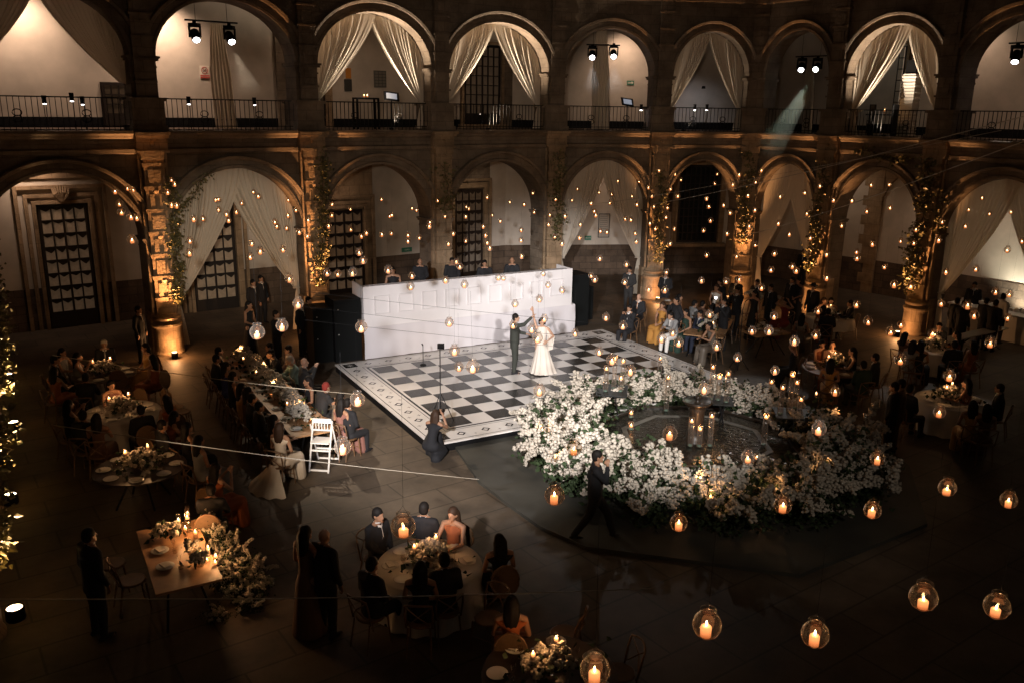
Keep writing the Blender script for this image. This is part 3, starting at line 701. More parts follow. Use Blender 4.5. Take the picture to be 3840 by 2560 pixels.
ceil(I0,2.2,4.4,6.0,'lamp over the glazed door of the first ground bay',60,tz=4.6,toff=5.1)
ceil(I0+1,3.0,3.2,6.0,'lamp of the second ground bay',45,tz=3)
ceil(I0+2,1.6,3.9,6.0,'lamp over the glazed door of the third ground bay',75,tz=4)
ceil(I0+3,3.6,3.2,6.0,'lamp of the fourth ground bay',40,(1,.78,.58),tz=3)
ceil(I0+4,2.4,3.4,6.0,'lamp of the fifth ground bay',45,tz=3)
ceil(I0+6,1.8,3.4,6.0,'lamp of the seventh ground bay',26,(1,.75,.55),tz=3)
ceil(I0+7,2.2,4.3,6.0,'lamp over the quoined pier of the eighth ground bay',95,tz=4.4,toff=5.1)
ceil(I0+8,1.6,3.0,6.0,'lamp of the ninth ground bay',60,tz=3)
# white spotlights standing on the opposite gallery, behind the camera: they light the dance floor
def rear(p,t,label,pw,col,size,blend=.3):
    return moving_head(p,t,label,None,pw,col,size,blend=blend,rad=.22)
rear((-3.0,0.8,8.6),(-.4,23.6,.2),'white spotlight on the near gallery aimed at the dance floor and the stage',8600,(1,.95,.95),27,.5)
rear((3.0,1.2,8.8),(2.6,25.0,.2),'white spotlight on the near gallery aimed at the dancing couple',7000,(1,.95,.92),24,.6)
rear((8.5,3.0,9.3),(4.6,17.0,.6),'white spotlight on the near right gallery aimed at the flower ring',300,(1,.86,.72),30,.8)
rear((-5.5,1.0,8.6),(-4.6,20.4,.6),'warm spotlight on the near left gallery aimed at the long table',5200,(1,.80,.60),19,1)
rear((-1.0,1.0,8.4),(-9.0,28.0,3.0),'soft spotlight on the near gallery aimed at the first curtained ground arch',3600,(1,.86,.68),13,.8)
rear((-1.0,0.8,8.4),(1.0,33,3.2),'wide dim fill spotlight added to wash the ground floor arches',2500,(1,.80,.62),44,1)  # unseen wash lamp, added as ambient fill for the lower arcade

# smoke cones shaped along the spotlight beams so the shafts of light show
def beam_smoke(a,b,r0,r1,dens,col,label):
    m=bpy.data.materials.new('beam_smoke'); m.use_nodes=True; nt=m.node_tree; nt.nodes.remove(nt.nodes['Principled BSDF']); v=nt.nodes.new('ShaderNodeVolumePrincipled'); v.inputs['Density'].default_value=dens; v.inputs['Color'].default_value=(*col,1); v.inputs['Anisotropy'].default_value=.2
    nt.links.new(v.outputs[0],nt.nodes['Material Output'].inputs['Volume'])
    a,b=Vector(a),Vector(b); mb=MB(); mb.tube([a,a.lerp(b,.5),b],[r0,(r0+r1)/2,r1],14); o=mb.build('smoke',m); tag(o,label,'smoke',None,'stuff'); return o
p=Vector(onbar(I0+6,1879,134,OB))+Vector((0,0,-.7)); t=G(1300,1060); d=(t-p).normalized(); beam_smoke(p+d*.1,p+d*6.5,.10,.50,.10,(.85,.95,.82),'greenish smoke cone shaped as the spotlight beam of the seventh upper arch')
p=Vector(onbar(I0+1,526,60,OB))+Vector((0,0,-.65)); t=G(905,1000); d=(t-p).normalized(); beam_smoke(p+d*.1,p+d*2.3,.10,.40,.012,(.9,.9,.9),'thin smoke cone shaped as the beam of the right spotlight of the second arch')
for x in (1361,1410):
    p=Vector(onbar(I0+4,x,105,OB))+Vector((0,0,-.65)); t=G((1350 if x==1361 else 1460),1000); d=(t-p).normalized(); beam_smoke(p+d*.1,p+d*2.6,.10,.42,.07,(.9,.9,.9),('left' if x==1361 else 'right')+' smoke cone shaped as a beam of the fifth upper arch')
# ================================================================ hanging lanterns
LAN=[(394,413,40),(401,424,50),(385,442,56),(394,472,56),(406,473,56),(495,460,37),(502,458,37),(502,481,50),(520,492,60),(525,507,56),(543,487,53),(555,466,47),(582,441,33),(593,451,53),(662,460,40),(680,483,50),(662,496,50),(631,510,56),(636,520,53),(658,524,50),(687,534,60),(708,507,53),(706,542,63),(763,469,43),(762,494,47),(755,520,56),(445,504,66),(466,502,56),(436,553,66),(435,581,80),(578,560,63),(598,577,80),(575,590,73),(650,573,73),(664,640,93),(685,697,110),(648,748,123),(591,763,149),(751,627,80),(776,629,73),(264,440,63),(293,434,41),(306,436,48),(274,468,63),(279,487,74),(300,498,78),(314,501,67),(303,550,89),(805,480,34),(876,458,40),(900,494,47),(895,497,40),(947,479,37),(957,483,40),(1005,461,40),(1022,498,37),(987,511,54),(986,520,60),(1071,475,37),(1077,480,37),(1070,498,47),(1119,454,40),(1171,464,37),(1131,494,37),(1149,508,44),(1110,521,50),(1204,470,44),(1224,443,44),(1227,487,44),(1263,494,44),(1260,515,54),(1276,459,34),(1298,497,54),(1326,434,34),(1314,460,34),(1376,442,34),(1405,446,34),(1419,416,27),(1468,417,30),(1452,451,30),(1358,468,44),(1401,466,44),(1463,470,50),(1365,485,47),(1368,495,50),(1436,503,47),(1449,505,50),(1333,516,47),(1490,431,44),(1497,451,47),(1502,475,40),(1493,513,50),(1514,392,37),(1551,401,34),(1564,413,34),(1540,434,40),(1557,451,47),(1533,477,47),(1530,499,47),(806,527,50),(830,543,57),(842,536,57),(877,539,57),(899,536,50),(937,540,54),(937,554,57),(963,546,54),(825,580,74),(834,599,77),(810,626,91),(892,620,84),(946,634,71),(943,658,84),(1024,644,77),(1067,654,81),(1041,537,54),(1030,560,57),(1070,553,50),(1115,541,54),(1119,558,54),(1125,570,60),(1197,529,50),(1197,552,54),(1198,589,57),(1048,601,60),(1056,612,71),(1145,638,67),(1156,639,60),(1248,629,57),(1259,655,64),(1291,667,67),(1239,687,74),(1183,698,77),(1274,543,54),(1291,560,57),(1331,546,54),(1379,531,47),(1394,533,50),(1378,594,60),(1358,633,60),(1366,642,71),(1439,607,64),(1435,648,67),(1459,536,47),(1462,555,54),(1490,665,67),(1505,526,47),(1539,560,54),(1549,526,47),(1531,624,57),(1527,667,71),(1392,729,77),(1431,748,87),(1520,777,101),(1545,765,77),(1559,786,104),(1321,765,81),(1376,807,91),(830,751,124),(1032,741,94),(1044,805,114),(1054,842,101),(1086,842,141),(1179,746,87),(1222,755,97),(1235,776,111),(1250,732,81),(1239,896,128),(821,917,151),(787,1026,175),(1405,826,114),(1319,1028,161),(1539,995,151),(1448,851,114),(1647,400,30),(1642,421,40),(1623,457,46),(1628,475,46),(1632,507,53),(1616,529,53),(1623,586,56),(1698,402,46),(1683,425,46),(1662,472,46),(1677,489,53),(1670,537,53),(1692,589,53),(1611,645,63),(1668,646,66),(1698,642,66),(1749,661,70),(1749,392,43),(1736,418,46),(1718,450,46),(1734,483,53),(1721,521,56),(1735,562,56),(1792,452,50),(1849,443,46),(1883,428,46),(1853,491,50),(1788,514,53),(1813,539,53),(1862,547,53),(1779,583,60),(1820,612,66),(1829,622,70),(1771,620,63),(1915,460,56),(1957,462,53),(2001,425,46),(2043,424,40),(2045,477,50),(1991,485,53),(1933,518,53),(2004,561,60),(1968,579,53),(1969,593,63),(1899,585,60),(1899,639,66),(2032,613,56),(2069,553,50),(2099,558,56),(2104,528,50),(2156,552,63),(2164,509,53),(2217,520,46),(2225,482,37),(2256,455,30),(2273,491,37),(2322,487,43),(2347,554,53),(2314,574,60),(2173,625,63),(2242,618,60),(2054,654,76),(2092,658,73),(2162,697,70),(2287,670,70),(2319,676,63),(2222,702,83),(2238,724,83),(2315,730,66),(1968,700,73),(1879,714,73),(1778,726,80),(1994,738,86),(2070,746,76),(2046,761,93),(1766,760,93),(1728,760,83),(1874,769,90),(1825,784,96),(2142,766,86),(2275,787,100),(1630,722,80),(1646,795,94),(2068,825,111),(2181,863,111),(2158,946,111),(1694,821,87),(1780,851,88),(1919,899,96),(1881,984,142),(1717,1049,131),(2015,1052,137),(1798,1159,172),(2004,1171,164),(1618,892,123),(2176,1119,161),(2317,1148,148),(1624,1434,282),(1872,1456,255),(2121,1371,249),(2290,1392,222),(1274,1137,208),(926,1208,249),(1367,1538,296),(1559,1200,175)]
mb=MB(); mb.lathe([(.0,-.084),(.035,-.081),(.066,-.058),(.087,-.018),(.088,.012),(.078,.046),(.058,.070),(.045,.078),(.043,.090),(.050,.098),(.051,.106),(.046,.106)],18,cap=False); ME_GLOBE=mb.mesh('glass_globe',True,GLOBE)
mb=MB(); mb.lathe([(.0,-.076),(.034,-.076),(.035,-.016),(.031,-.010),(0,-.014)],12,cap=False); ME_WAX=mb.mesh('candle',True,WAXL)
mb=MB(); mb.lathe([(0,-.012),(.006,-.004),(.0075,.004),(.004,.018),(0,.028)],8,cap=False); ME_FL=mb.mesh('flame',True,FLAME)
mb=MB(); mb.tube([(0.045*math.cos(t),.045*math.sin(t),.09) for t in [2*PI*k/10 for k in range(11)]],.0016,3); mb.tube([(-.045,0,.09),(0,0,.16),(.045,0,.09)],.0012,3); mb.tube([(0,0,.16),(0,0,1.0)],.0011,3); ME_WIRE=mb.mesh('hanging_wire',False,BLACKM)
def maxd(x,y):
    D=ray(x,y)[:2]; best=60; Dv=Vector(D)
    for f in FR[I0:]:
        n=f.n; den=n.x*D[0]+n.y*D[1]
        if abs(den)<1e-6: continue
        k=n.dot(f.A)/den
        if k>0:
            p=Vector((k*D[0],k*D[1])); s=(p-f.A).dot(f.t)
            if -.2<=s<=f.L+.2: best=min(best,k)
    return best
def where(x,y):
    if y<470: a='high up'
    elif y<640: a='halfway up'
    elif y<860: a='low'
    elif y<1120: a='hanging nearer, low'
    else: a='near the camera'
    cols=[(60,'left edge'),(360,'first ground arch'),(440,'first lit pilaster'),(700,'first curtained ground arch'),(760,'vine pilaster left of the speakers'),(1000,'third ground arch'),(1060,'pilaster behind the stage'),(1245,'fourth ground arch'),(1310,'gilded vine right of the stage'),(1480,'second curtained ground arch'),(1530,'slim gold pilaster'),(1665,'big dark gridded window'),(1725,'pilaster right of the dark window'),(1880,'third curtained ground arch'),(1915,'pilaster behind the hat'),(2110,'quoined pier arch'),(2160,'green vine pilaster'),(2400,'far right arch')]
    b=[n for xx,n in cols if x<xx][0] if x<2400 else 'far right arch'
    return a,b
NUMS=['leftmost','second from the left','third from the left','fourth from the left','fifth from the left','sixth from the left','seventh from the left','eighth from the left','ninth from the left','tenth from the left','eleventh from the left','twelfth from the left','thirteenth from the left','fourteenth from the left','fifteenth from the left','sixteenth from the left','seventeenth from the left','eighteenth from the left','nineteenth from the left','twentieth from the left']+[w_+' from the left' for w_ in ('twenty-first','twenty-second','twenty-third','twenty-fourth','twenty-fifth','twenty-sixth','twenty-seventh','twenty-eighth','twenty-ninth','thirtieth')]
from collections import defaultdict
grp=defaultdict(list)
for L_ in LAN: grp[where(L_[0],L_[1])].append(L_)
lan0=None
for (a,b),Ls in grp.items():
    Ls.sort()
    for k,(x,y,r10) in enumerate(Ls):
        r=r10/10; rr=(x*KV-1920,y*KV-1280)
        dist=FPX/KV*.080/r
        D=ray(x,y); Dn=np.linalg.norm(D); md=maxd(x,y)*Dn
        # keep inside the courtyard and in the canopy of lanterns 1.2 to 6 m up
        dist=min(dist,md-1.2)
        zt=CAMH+D[2]/Dn*dist
        if zt<1.9: dist=(CAMH-1.9)/(-D[2]/Dn)
        p=atd(x,y,dist); rad=r*dist*KV/FPX*1.0; s=max(.75,min(1.35,rad/.080))
        lb=f'glass globe candle lantern {a} before the {b}'+(', '+NUMS[min(k,29)] if len(Ls)>1 else '')
        if len(lb.split())>16: lb=f'candle globe {a} before the {b}, {NUMS[min(k,29)]}'
        if len(lb.split())>16: lb=f'globe {a} at the {b}, {NUMS[min(k,29)]}'
        if lan0 is None:
            o=thing('hanging_lantern',lb,'lantern',p,0,'glass candle lanterns hanging over the courtyard')
            gl=link('glass_globe',ME_GLOBE,o); cn=link('candle',ME_WAX,o); link('flame',ME_FL,cn); link('hanging_wire',ME_WIRE,o)
            lan0=o; lk=[(gl,None),(cn,None)]
        else:
            o=dup(lan0,p,None,lb)
        for ch_ in o.children:
            if ch_.name.startswith('candle'):
                kz=random.uniform(.72,1.12); ch_.scale=(random.uniform(.92,1.08),)*2+(kz,); ch_.location=(random.uniform(-.006,.006),random.uniform(-.006,.006),-.076*(1-kz))
        o.scale=(s,s,s); o.rotation_euler=(.06*(rnd()-.5),.06*(rnd()-.5),rnd()*6)
# support cables across the courtyard
def cable(v0,d0,v1,d1,label,r=.006,sag=.25,mat_=None):
    a=atd(*v0,d0); b=atd(*v1,d1); mb=MB(); n=24
    mb.tube([a.lerp(b,t/n)+Vector((0,0,-sag*math.sin(PI*t/n))) for t in range(n+1)],r,5)
    o=thing('support_cable',label,'cable',a,0,'support cables strung above the courtyard'); link('wire',mb.mesh('wire'),o,mat_ or mat('pale_cord',(.32,.28,.22),.5),False)
cable((-60,1375),9,(1500,1350),11,'pale cord crossing the picture just below the round white table',.006,.05)
cable((120,975),13,(1100,1100),15,'pale cord crossing above the left round tables',.006,.05)
cable((120,815),15,(820,905),17,'pale cord ending above the left side of the long table',.006,.05)
cable((1500,470),30,(2420,250),16,'pale cord rising to the upper right gallery',.008,.1)
cable((1700,545),28,(2420,300),14,'lowest pale cord rising towards the right edge',.008,.1)
cable((1300,480),32,(2300,300),20,'thin cord between the gallery ledges on the right',.005,.1)
for k,(y0,y1) in enumerate(((700,735),(735,770),(765,795))): cable((700,y0-30),17,(1500,y1+20),18,('upper','middle','lower')[k]+' thin wire crossing in front of the white stage',.003,.03,BLACKM)
# ================================================================ vines on the pilasters
def leafcards(mb,p,n,spread,size,rng=random,flat=.5):
    for _ in range(n):
        c_=Vector(p)+Vector((rng.gauss(0,spread[0]),rng.gauss(0,spread[1]),rng.gauss(0,spread[2])))
        s=size*rng.uniform(.6,1.3); d=Vector((rng.gauss(0,1),rng.gauss(0,1),rng.gauss(0,.6)-.4)).normalized(); w=d.cross(Vector((rng.gauss(0,1),rng.gauss(0,1),rng.gauss(0,1)))).normalized()*s*.42
        nrm_=d.cross(w).normalized()*s*.12
        mb.add([c_,c_+d*s*.35+w+nrm_,c_+d*s*1.05,c_+d*s*.35-w+nrm_,c_+d*s*.45],[(0,4,2,1),(0,3,2,4)])
def vine(path,label,dens=16,spread=.10,size=.115,base=None):
    base=base or path[0]; o=thing('climbing_vine',label,'vine',tuple(base),0,'leafy garlands climbing the pilasters')
    pts=[Vector(p) for p in path]; fine=[]
    for a,b in zip(pts,pts[1:]):
        n=max(2,int((b-a).length/.12))
        for k in range(n): fine.append(a.lerp(b,k/n)+Vector((random.gauss(0,.03),random.gauss(0,.03),0)))
    mb=MB(); mb.tube(fine,.012,4); link('stem',mb.mesh('stem'),o,STEM,False)
    mb=MB()
    for p in fine:
        d=max(0,random.gauss(dens*1.5,dens*.8))
        leafcards(mb,p,int(d),(spread,spread,.07),size)
    link('leaves',mb.mesh('leaves'),o,LEAFV,False); return o
def pp(i,x,o,z): 
    Mx=pil_frame(i); v=Mx@Vector((x,-o,z)); return (v.x,v.y,v.z)
vine([pp(I0+1,.42,.30,5.3),pp(I0+1,.5,.36,4.6),pp(I0+1,.38,.4,3.9),pp(I0+1,.40,.4,3.0),pp(I0+1,.34,.42,2.2),pp(I0+1,.30,.44,1.55)],'leafy vine with bright lower end on the first lit pilaster',15)
vine([pp(I0+1,.55,.28,4.5),pp(I0+1,.95,.24,4.75),pp(I0+1,1.5,.22,5.5),pp(I0+1,1.9,.2,5.75)],'dark sprig running up the arch right of the first lit pilaster',9,.08,.08)
vine([pp(I0+2,.30,.30,6.1),pp(I0+2,.32,.34,5.2),pp(I0+2,.15,.42,4.2),pp(I0+2,.1,.44,3.2),pp(I0+2,.0,.44,2.4),pp(I0+2,-.1,.42,1.7)],'thick bright green vine on the pilaster left of the speakers',20,.12,.11)
vine([pp(I0+3,-.1,.3,5.6),pp(I0+3,.1,.36,4.9),pp(I0+3,.0,.4,4.3),pp(I0+3,-.2,.36,3.9)],'dark bushy vine high on the unlit pilaster behind the stage',15,.2,.11)
vine([pp(I0+4,.0,.3,6.0),pp(I0+4,.1,.36,5.2),pp(I0+4,-.05,.4,4.3),pp(I0+4,.1,.42,3.4),pp(I0+4,-.05,.42,2.5)],'vine with a golden lower end right of the white stage',17,.14,.11)
vine([pp(I0+5,.0,.3,5.2),pp(I0+5,.12,.36,4.4),pp(I0+5,-.05,.4,3.5),pp(I0+5,.1,.42,2.6),pp(I0+5,.05,.44,1.5)],'golden lit vine on the slim pilaster above the older seated man',15,.11,.11)
vine([pp(I0+6,-.1,.3,6.0),pp(I0+6,.12,.36,5.2),pp(I0+6,-.1,.4,4.4),pp(I0+6,.05,.42,3.4),pp(I0+6,-.1,.44,2.4)],'green and gold vine on the pilaster right of the dark window',17,.13,.12)
vine([pp(I0+7,-.1,.3,5.8),pp(I0+7,.12,.36,5.0),pp(I0+7,-.1,.4,4.0),pp(I0+7,.0,.42,3.0),pp(I0+7,-.12,.44,1.6)],'golden vine on the pilaster behind the guest in the hat',15,.13,.12)
vine([pp(I0+8,-.1,.3,6.1),pp(I0+8,.05,.36,5.2),pp(I0+8,.0,.42,4.2),pp(I0+8,-.2,.42,3.2),pp(I0+8,-.1,.44,2.2),pp(I0+8,-.2,.44,1.4)],'bright green vine on the pilaster left of the buffet arch',19,.16,.13)
vine([pp(I0+8,.6,.25,5.0),pp(I0+8,.5,.25,4.3),pp(I0+8,.62,.25,3.8)],'dark loose sprig right of the pilaster by the buffet',10,.1,.1)
vine([pp(I0+7,1.5,.2,6.4),pp(I0+7,2.2,.25,6.15),pp(I0+7,2.9,.2,6.0),pp(I0+7,3.4,.2,6.3)],'dark garland hanging over the eighth ground arch',14,.2,.12)
for k,(i,lb) in enumerate(((I0,'vine at the far end of the left edge'),(I0-1,'second vine from the far end of the left edge'),(I0-2,'long bright vine halfway down the left edge'),(I0-3,'nearest vine at the bottom left corner'))):
    xo=.62 if i<I0 else .55
    D0=[G(*((20,873),(32,985),(26,1155),(37,1420))[k]).xy][0]
    pts=[]
    for j in range(5):
        z=4.2-.85*j; px_=(.0,.02,.05,.03,.0)[j]
        q=Vector((D0.x,D0.y,0))-Vector((.13+.06*(k==3),-.05,0)) + Vector((px_,0,z)); pts.append(q)
    vine(pts,lb,20,.13,.12)
# ================================================================ chairs
def chair_parts(root,kind):
    w=.20
    mb=MB(); mb.lathe([(0,.445),(.2,.445),(.215,.455),(.215,.475),(.20,.485),(0,.48)],14); mb.build('seat',CWOOD if kind!='fold' else WPAINT,root,False)
    for sx in (-1,1):
        m=MB(); m.tube([(sx*.17,.17,.45),(sx*.19,.21,0)],[.016,.012],5); m.build('leg',CWOOD,root)
        m=MB(); m.tube([(sx*.16,-.17,.45),(sx*.18,-.25,0)],[.016,.012],5); m.build('leg',CWOOD,root)
    if kind=='cross':
        m=MB(); m.tube([(-.185,-.17,.45),(-.2,-.22,.70),(-.19,-.26,.86),(-.10,-.30,.885),(0,-.315,.89),(.10,-.30,.885),(.19,-.26,.86),(.2,-.22,.70),(.185,-.17,.45)],.016,6); m.build('back_frame',CWOOD,root,True)
        m=MB(); m.tube([(-.17,-.19,.5),(0,-.275,.69),(.18,-.27,.84)],.010,4); m.build('cross_slat',CWOOD,root)
        m=MB(); m.tube([(.17,-.19,.5),(0,-.285,.69),(-.18,-.27,.84)],.010,4); m.build('cross_slat',CWOOD,root)
    else:
        Mx=Matrix.Translation((0,-.25,.74))@Matrix.Rotation(math.radians(82),4,'X')
        m=MB(); m.tube([Mx@Vector((.22*math.cos(t),.25*math.sin(t),0)) for t in [2*PI*k/18 for k in range(19)]],.016,6); m.build('back_frame',CWOOD,root,True)
        m=MB(); m.lathe([(0,-.008),(.9,-.008),(.9,.008),(0,.008)],18,Mx@Matrix.Diagonal((.235,.265,1,1))); m.build('back_panel',CANE,root)
        m=MB(); m.tube([(-.08,-.21,.46),(-.08,-.23,.52)],.014,5); m.tube([(.08,-.21,.46),(.08,-.23,.52)],.014,5); m.build('back_post',CWOOD,root)
    m=MB(); m.tube([(-.17,.18,.22),(.17,.18,.22)],.009,4); m.build('stretcher',CWOOD,root)
CH={}
def chair(x,y,rz,label,kind='cross',z=0,grp=None):
    g_=grp or 'wooden guest chairs'
    if kind not in CH:
        r=thing('dining_chair',label,'chair',(x,y,z),rz,g_); chair_parts(r,kind); CH[kind]=r
    else: r=dup(CH[kind],(x,y,z),rz,label,g_)
    return r
# ================================================================ tableware
mb=MB(); mb.lathe([(0,0),(.08,0),(.135,.018),(.14,.02),(.135,.024),(.08,.008),(0,.006)],20,cap=False); ME_PLATE=mb.mesh('plate',True,PLATE)
mb=MB(); mb.lathe([(0,0),(.033,0),(.033,.003),(.005,.008),(.005,.09),(.03,.12),(.038,.16),(.034,.20)],10,cap=False); ME_GOB=mb.mesh('wine_glass',True,GLASS)
mb=MB(); mb.lathe([(0,0),(.033,0),(.037,.10)],10,cap=False); ME_TUM=mb.mesh('tumbler',True,GLASS)
NAP=mat('napkin',(.58,.55,.50),.9)
mb=MB(); mb.add([(-.09,-.06,.026),(.09,-.06,.026),(.09,.06,.028),(-.09,.06,.026),(-.08,-.05,.04),(.085,-.045,.042),(.08,.05,.04),(-.085,.05,.043)],[(0,1,5,4),(1,2,6,5),(2,3,7,6),(3,0,4,7),(4,5,6,7)]); ME_NAP=mb.mesh('napkin',False,NAP)
def single(name,me,loc,rz,label,cat,grp,s=1):
    o=bpy.data.objects.new(name,me); COL.objects.link(o); o.location=loc; o.rotation_euler=(0,0,rz); o.scale=(s,s,s); return tag(o,label,cat,grp)
def setting(p,rz,where_,nap=True,glasses=2):
    single('dinner_plate',ME_PLATE,p,rz,'white plate '+where_,'plate','white dinner plates')
    if nap: single('napkin',ME_NAP,(p[0],p[1],p[2]+.0),rz+.3,'folded napkin '+where_,'napkin','napkins on the plates')
    for k in range(glasses):
        q=Vector(p)+Vector((.16*math.sin(-rz-.5+k*.35)+.0,.0,0)); d=Vector((-math.sin(rz),math.cos(rz),0)); t=Vector((math.cos(rz),math.sin(rz),0))
        q=Vector(p)+d*.20+t*(.08+.09*k); single('wine_glass',ME_GOB if k==0 else ME_TUM,q,0,('stemmed glass ' if k==0 else 'tumbler ')+where_,'glass','glasses on the tables')
def flowerball(mb,p,r,n=1,sub=1):
    # a head of petals: small crumpled lumps packed on a ball
    for k in range(n):
        d=Vector((random.gauss(0,1),random.gauss(0,1),random.gauss(0,1)+.4)).normalized()
        q=Vector(p)+d*r*.62; s=r*random.uniform(.38,.6); b=len(mb.v)
        mb.sphere(q,(s,s,s*.85),5,4)
        for i in range(b,len(mb.v)):
            v=Vector(mb.v[i]); mb.v[i]=tuple(v+Vector((random.gauss(0,1),random.gauss(0,1),random.gauss(0,1)))*s*.13)
def centrepiece(loc,rz,L,Wd,H,nb,label,grp='white flower centrepieces',leafn=120,ball=.055):
    o=thing('flower_centrepiece',label,'flowers',loc,rz,grp)
    mb=MB(); leafcards(mb,(0,0,H*.5),int(leafn*.6),(L*.30,Wd*.30,H*.2),.09); leafcards(mb,(0,0,H*.35),int(leafn*.4),(L*.4,Wd*.45,H*.2),.10); mb.build('foliage',LEAF,o)
    groups=[MB() for _ in range(3)]
    for k in range(nb):
        u,v=random.uniform(-1,1),random.uniform(-1,1)
        while u*u+v*v>1: u,v=random.uniform(-1,1),random.uniform(-1,1)
        z=H*(1-.55*(u*u+v*v))*random.uniform(.75,1.1); flowerball(groups[k%3],(u*L/2,v*Wd/2,z),ball*random.uniform(.65,1.5),6)
    for m in groups: m.build('blossom_cluster',BLOOM,o,True)
    mb=MB(); mb.lathe([(0,0),(.06,0),(.075,.1),(.07,.12)],10,cap=False); mb.build('vase',GLASS,o,True)
    return o
def tealight(p,label,tall=0,light=0,grp='table candles'):
    o=thing('glass_candle',label,'candle',p,0,grp)
    mb=MB(); mb.lathe([(0,.002),(.034,.002),(.038,.03),(.036,.075+tall),(.033,.075+tall)],12,cap=False); mb.build('glass',GLASS,o,True)
    mb=MB(); mb.lathe([(0,.006+tall*.7),(.028,.006+tall*.7),(.028,.035+tall*.7),(0,.032+tall*.7)],10,cap=False); w=mb.build('candle',WAXT,o,True)
    link('flame',ME_FL,w).location=(0,0,.05+tall*.7)
    if light: point('candle_glow',Vector(p)+Vector((0,0,.10+tall)),light,(1,.50,.20),.03,o)
    return o
# ================================================================ tables
TT=.75
def cloth_round(o,R,zt,drop,name='tablecloth'):
    vs=[(0,0,zt)];fs=[];n=96;rings=[(.6,0),(1.0,0),(1.015,-.02)]+[(1.02+.06*k/5,-.02-drop*k/5) for k in range(1,6)]
    for j,(rr,dz) in enumerate(rings):
        for i in range(n):
            a=2*PI*i/n; f_=max(0,j-2)/5; r=R*rr*(1+.045*f_*math.sin(a*14+.8*math.sin(3*a))); vs.append((r*math.cos(a),r*math.sin(a),zt+dz))
    for i in range(n): fs.append((0,1+i,1+(i+1)%n))
    for j in range(len(rings)-1):
        for i in range(n): a=1+j*n+i; b=1+j*n+(i+1)%n; fs.append((a,a+n,b+n,b))
    mb=MB(); mb.add(vs,fs); return mb.build(name,CLOTH,o,True)
def round_table(cx,cy,R,label,cloth=True,drop=.7,m=None):
    o=thing('round_table',label,'table',(cx,cy,0),0,'round guest tables')
    mb=MB(); mb.lathe([(0,.715),(R-.01,.715),(R,.72),(R,.74),(R-.01,.745),(0,.745)],40); mb.build('tabletop',m or DWOOD,o)
    for k in range(4):
        a=PI/4+k*PI/2; mb=MB(); mb.tube([(.15*R*math.cos(a),.15*R*math.sin(a),.71),(.62*R*math.cos(a),.62*R*math.sin(a),0)],.022,6); mb.build('leg',BLACKM,o)
    if cloth:
        ob=cloth_round(None,R+.012,.7495,drop); ob.location=(cx,cy,0); tag(ob,'white linen cloth over the '+label.split(',')[0],'tablecloth','white round tablecloths')
    return o
def rect_table(corners,label,h=.745,th=.035,grp='wooden tables',m=None):
    a,b,c_,d=[Vector(v) for v in corners]; ce=(a+b+c_+d)/4; ax=((b-a)+(c_-d))/2; ay=((d-a)+(c_-b))/2; rz=math.atan2(ax.y,ax.x); L=ax.length; Wd=ay.length
    o=thing('wooden_table',label,'table',(ce.x,ce.y,0),rz,grp)
    mb=MB(); mb.box(-L/2,L/2,-Wd/2,Wd/2,h-th,h); mb.build('tabletop',m or WOOD,o)
    for sx in (-1,1):
        for sy in (-1,1): mb=MB(); mb.tube([(sx*(L/2-.32),sy*.12,h-th),(sx*(L/2-.12),sy*(Wd/2-.12),0)],.02,6); mb.build('leg',BLACKM,o)
    return o,ce,rz,L,Wd
# --- long banquet table
LT=[G(518,826,TT),G(587,812,TT),G(773,982,TT),G(673,1007,TT)]
lt_l0,lt_r0,lt_r1,lt_l1=LT
lto,lc,lrz,lL,lW=rect_table((lt_l1,lt_l0,lt_r0,lt_r1),'long light oak banquet table running from the lit pilaster to the white chair')
ld=Vector((math.cos(lrz),math.sin(lrz),0)); ln=Vector((-ld.y,ld.x,0))
def lpt(u,v,z=TT): return Vector((lc.x,lc.y,z))+ld*u+ln*v      # u along (far +), v across (left +)
ORD=['first','second','third','fourth','fifth','sixth','seventh','eighth','ninth','tenth','eleventh','twelfth']
for k in range(9):
    u=-lL/2+.45+k*(lL-.8)/8.
    setting(lpt(u,lW/2-.20,TT-.003),lrz-PI/2,f'{ORD[k]} from the near end, left side of the long table')
for k in range(8):
    u=-lL/2+.45+k*(lL-.8)/7.
    setting(lpt(u,-lW/2+.20,TT-.003),lrz+PI/2,f'{ORD[k]} from the near end, right side of the long table',k%2==0)
for k in range(7):
    u=-lL/2+1.05+k*(lL-1.6)/6
    centrepiece(lpt(u,(.04,-.04)[k%2]),lrz,1.05,.46,.36,92,f'white flower mound on the long table, {ORD[k]} from the near end',ball=.062,leafn=110)
for k in range(9):
    u=-lL/2+.8+k*(lL-1.2)/8; sd_=(-1,1)[k%2]
    tealight(lpt(u,sd_*.17,TT+.16 if k%3 else TT),f'candle among the long table flowers, {ORD[k]} from the near end',.08 if k%2 else 0,0)
for k in range(4):
    tealight(lpt(-lL/2+1.1+k*(lL-1.6)/3,(-.1,.12)[k%2],TT),f'tall glass candle in the long table flowers, {ORD[k]} from the near end',.30,3)
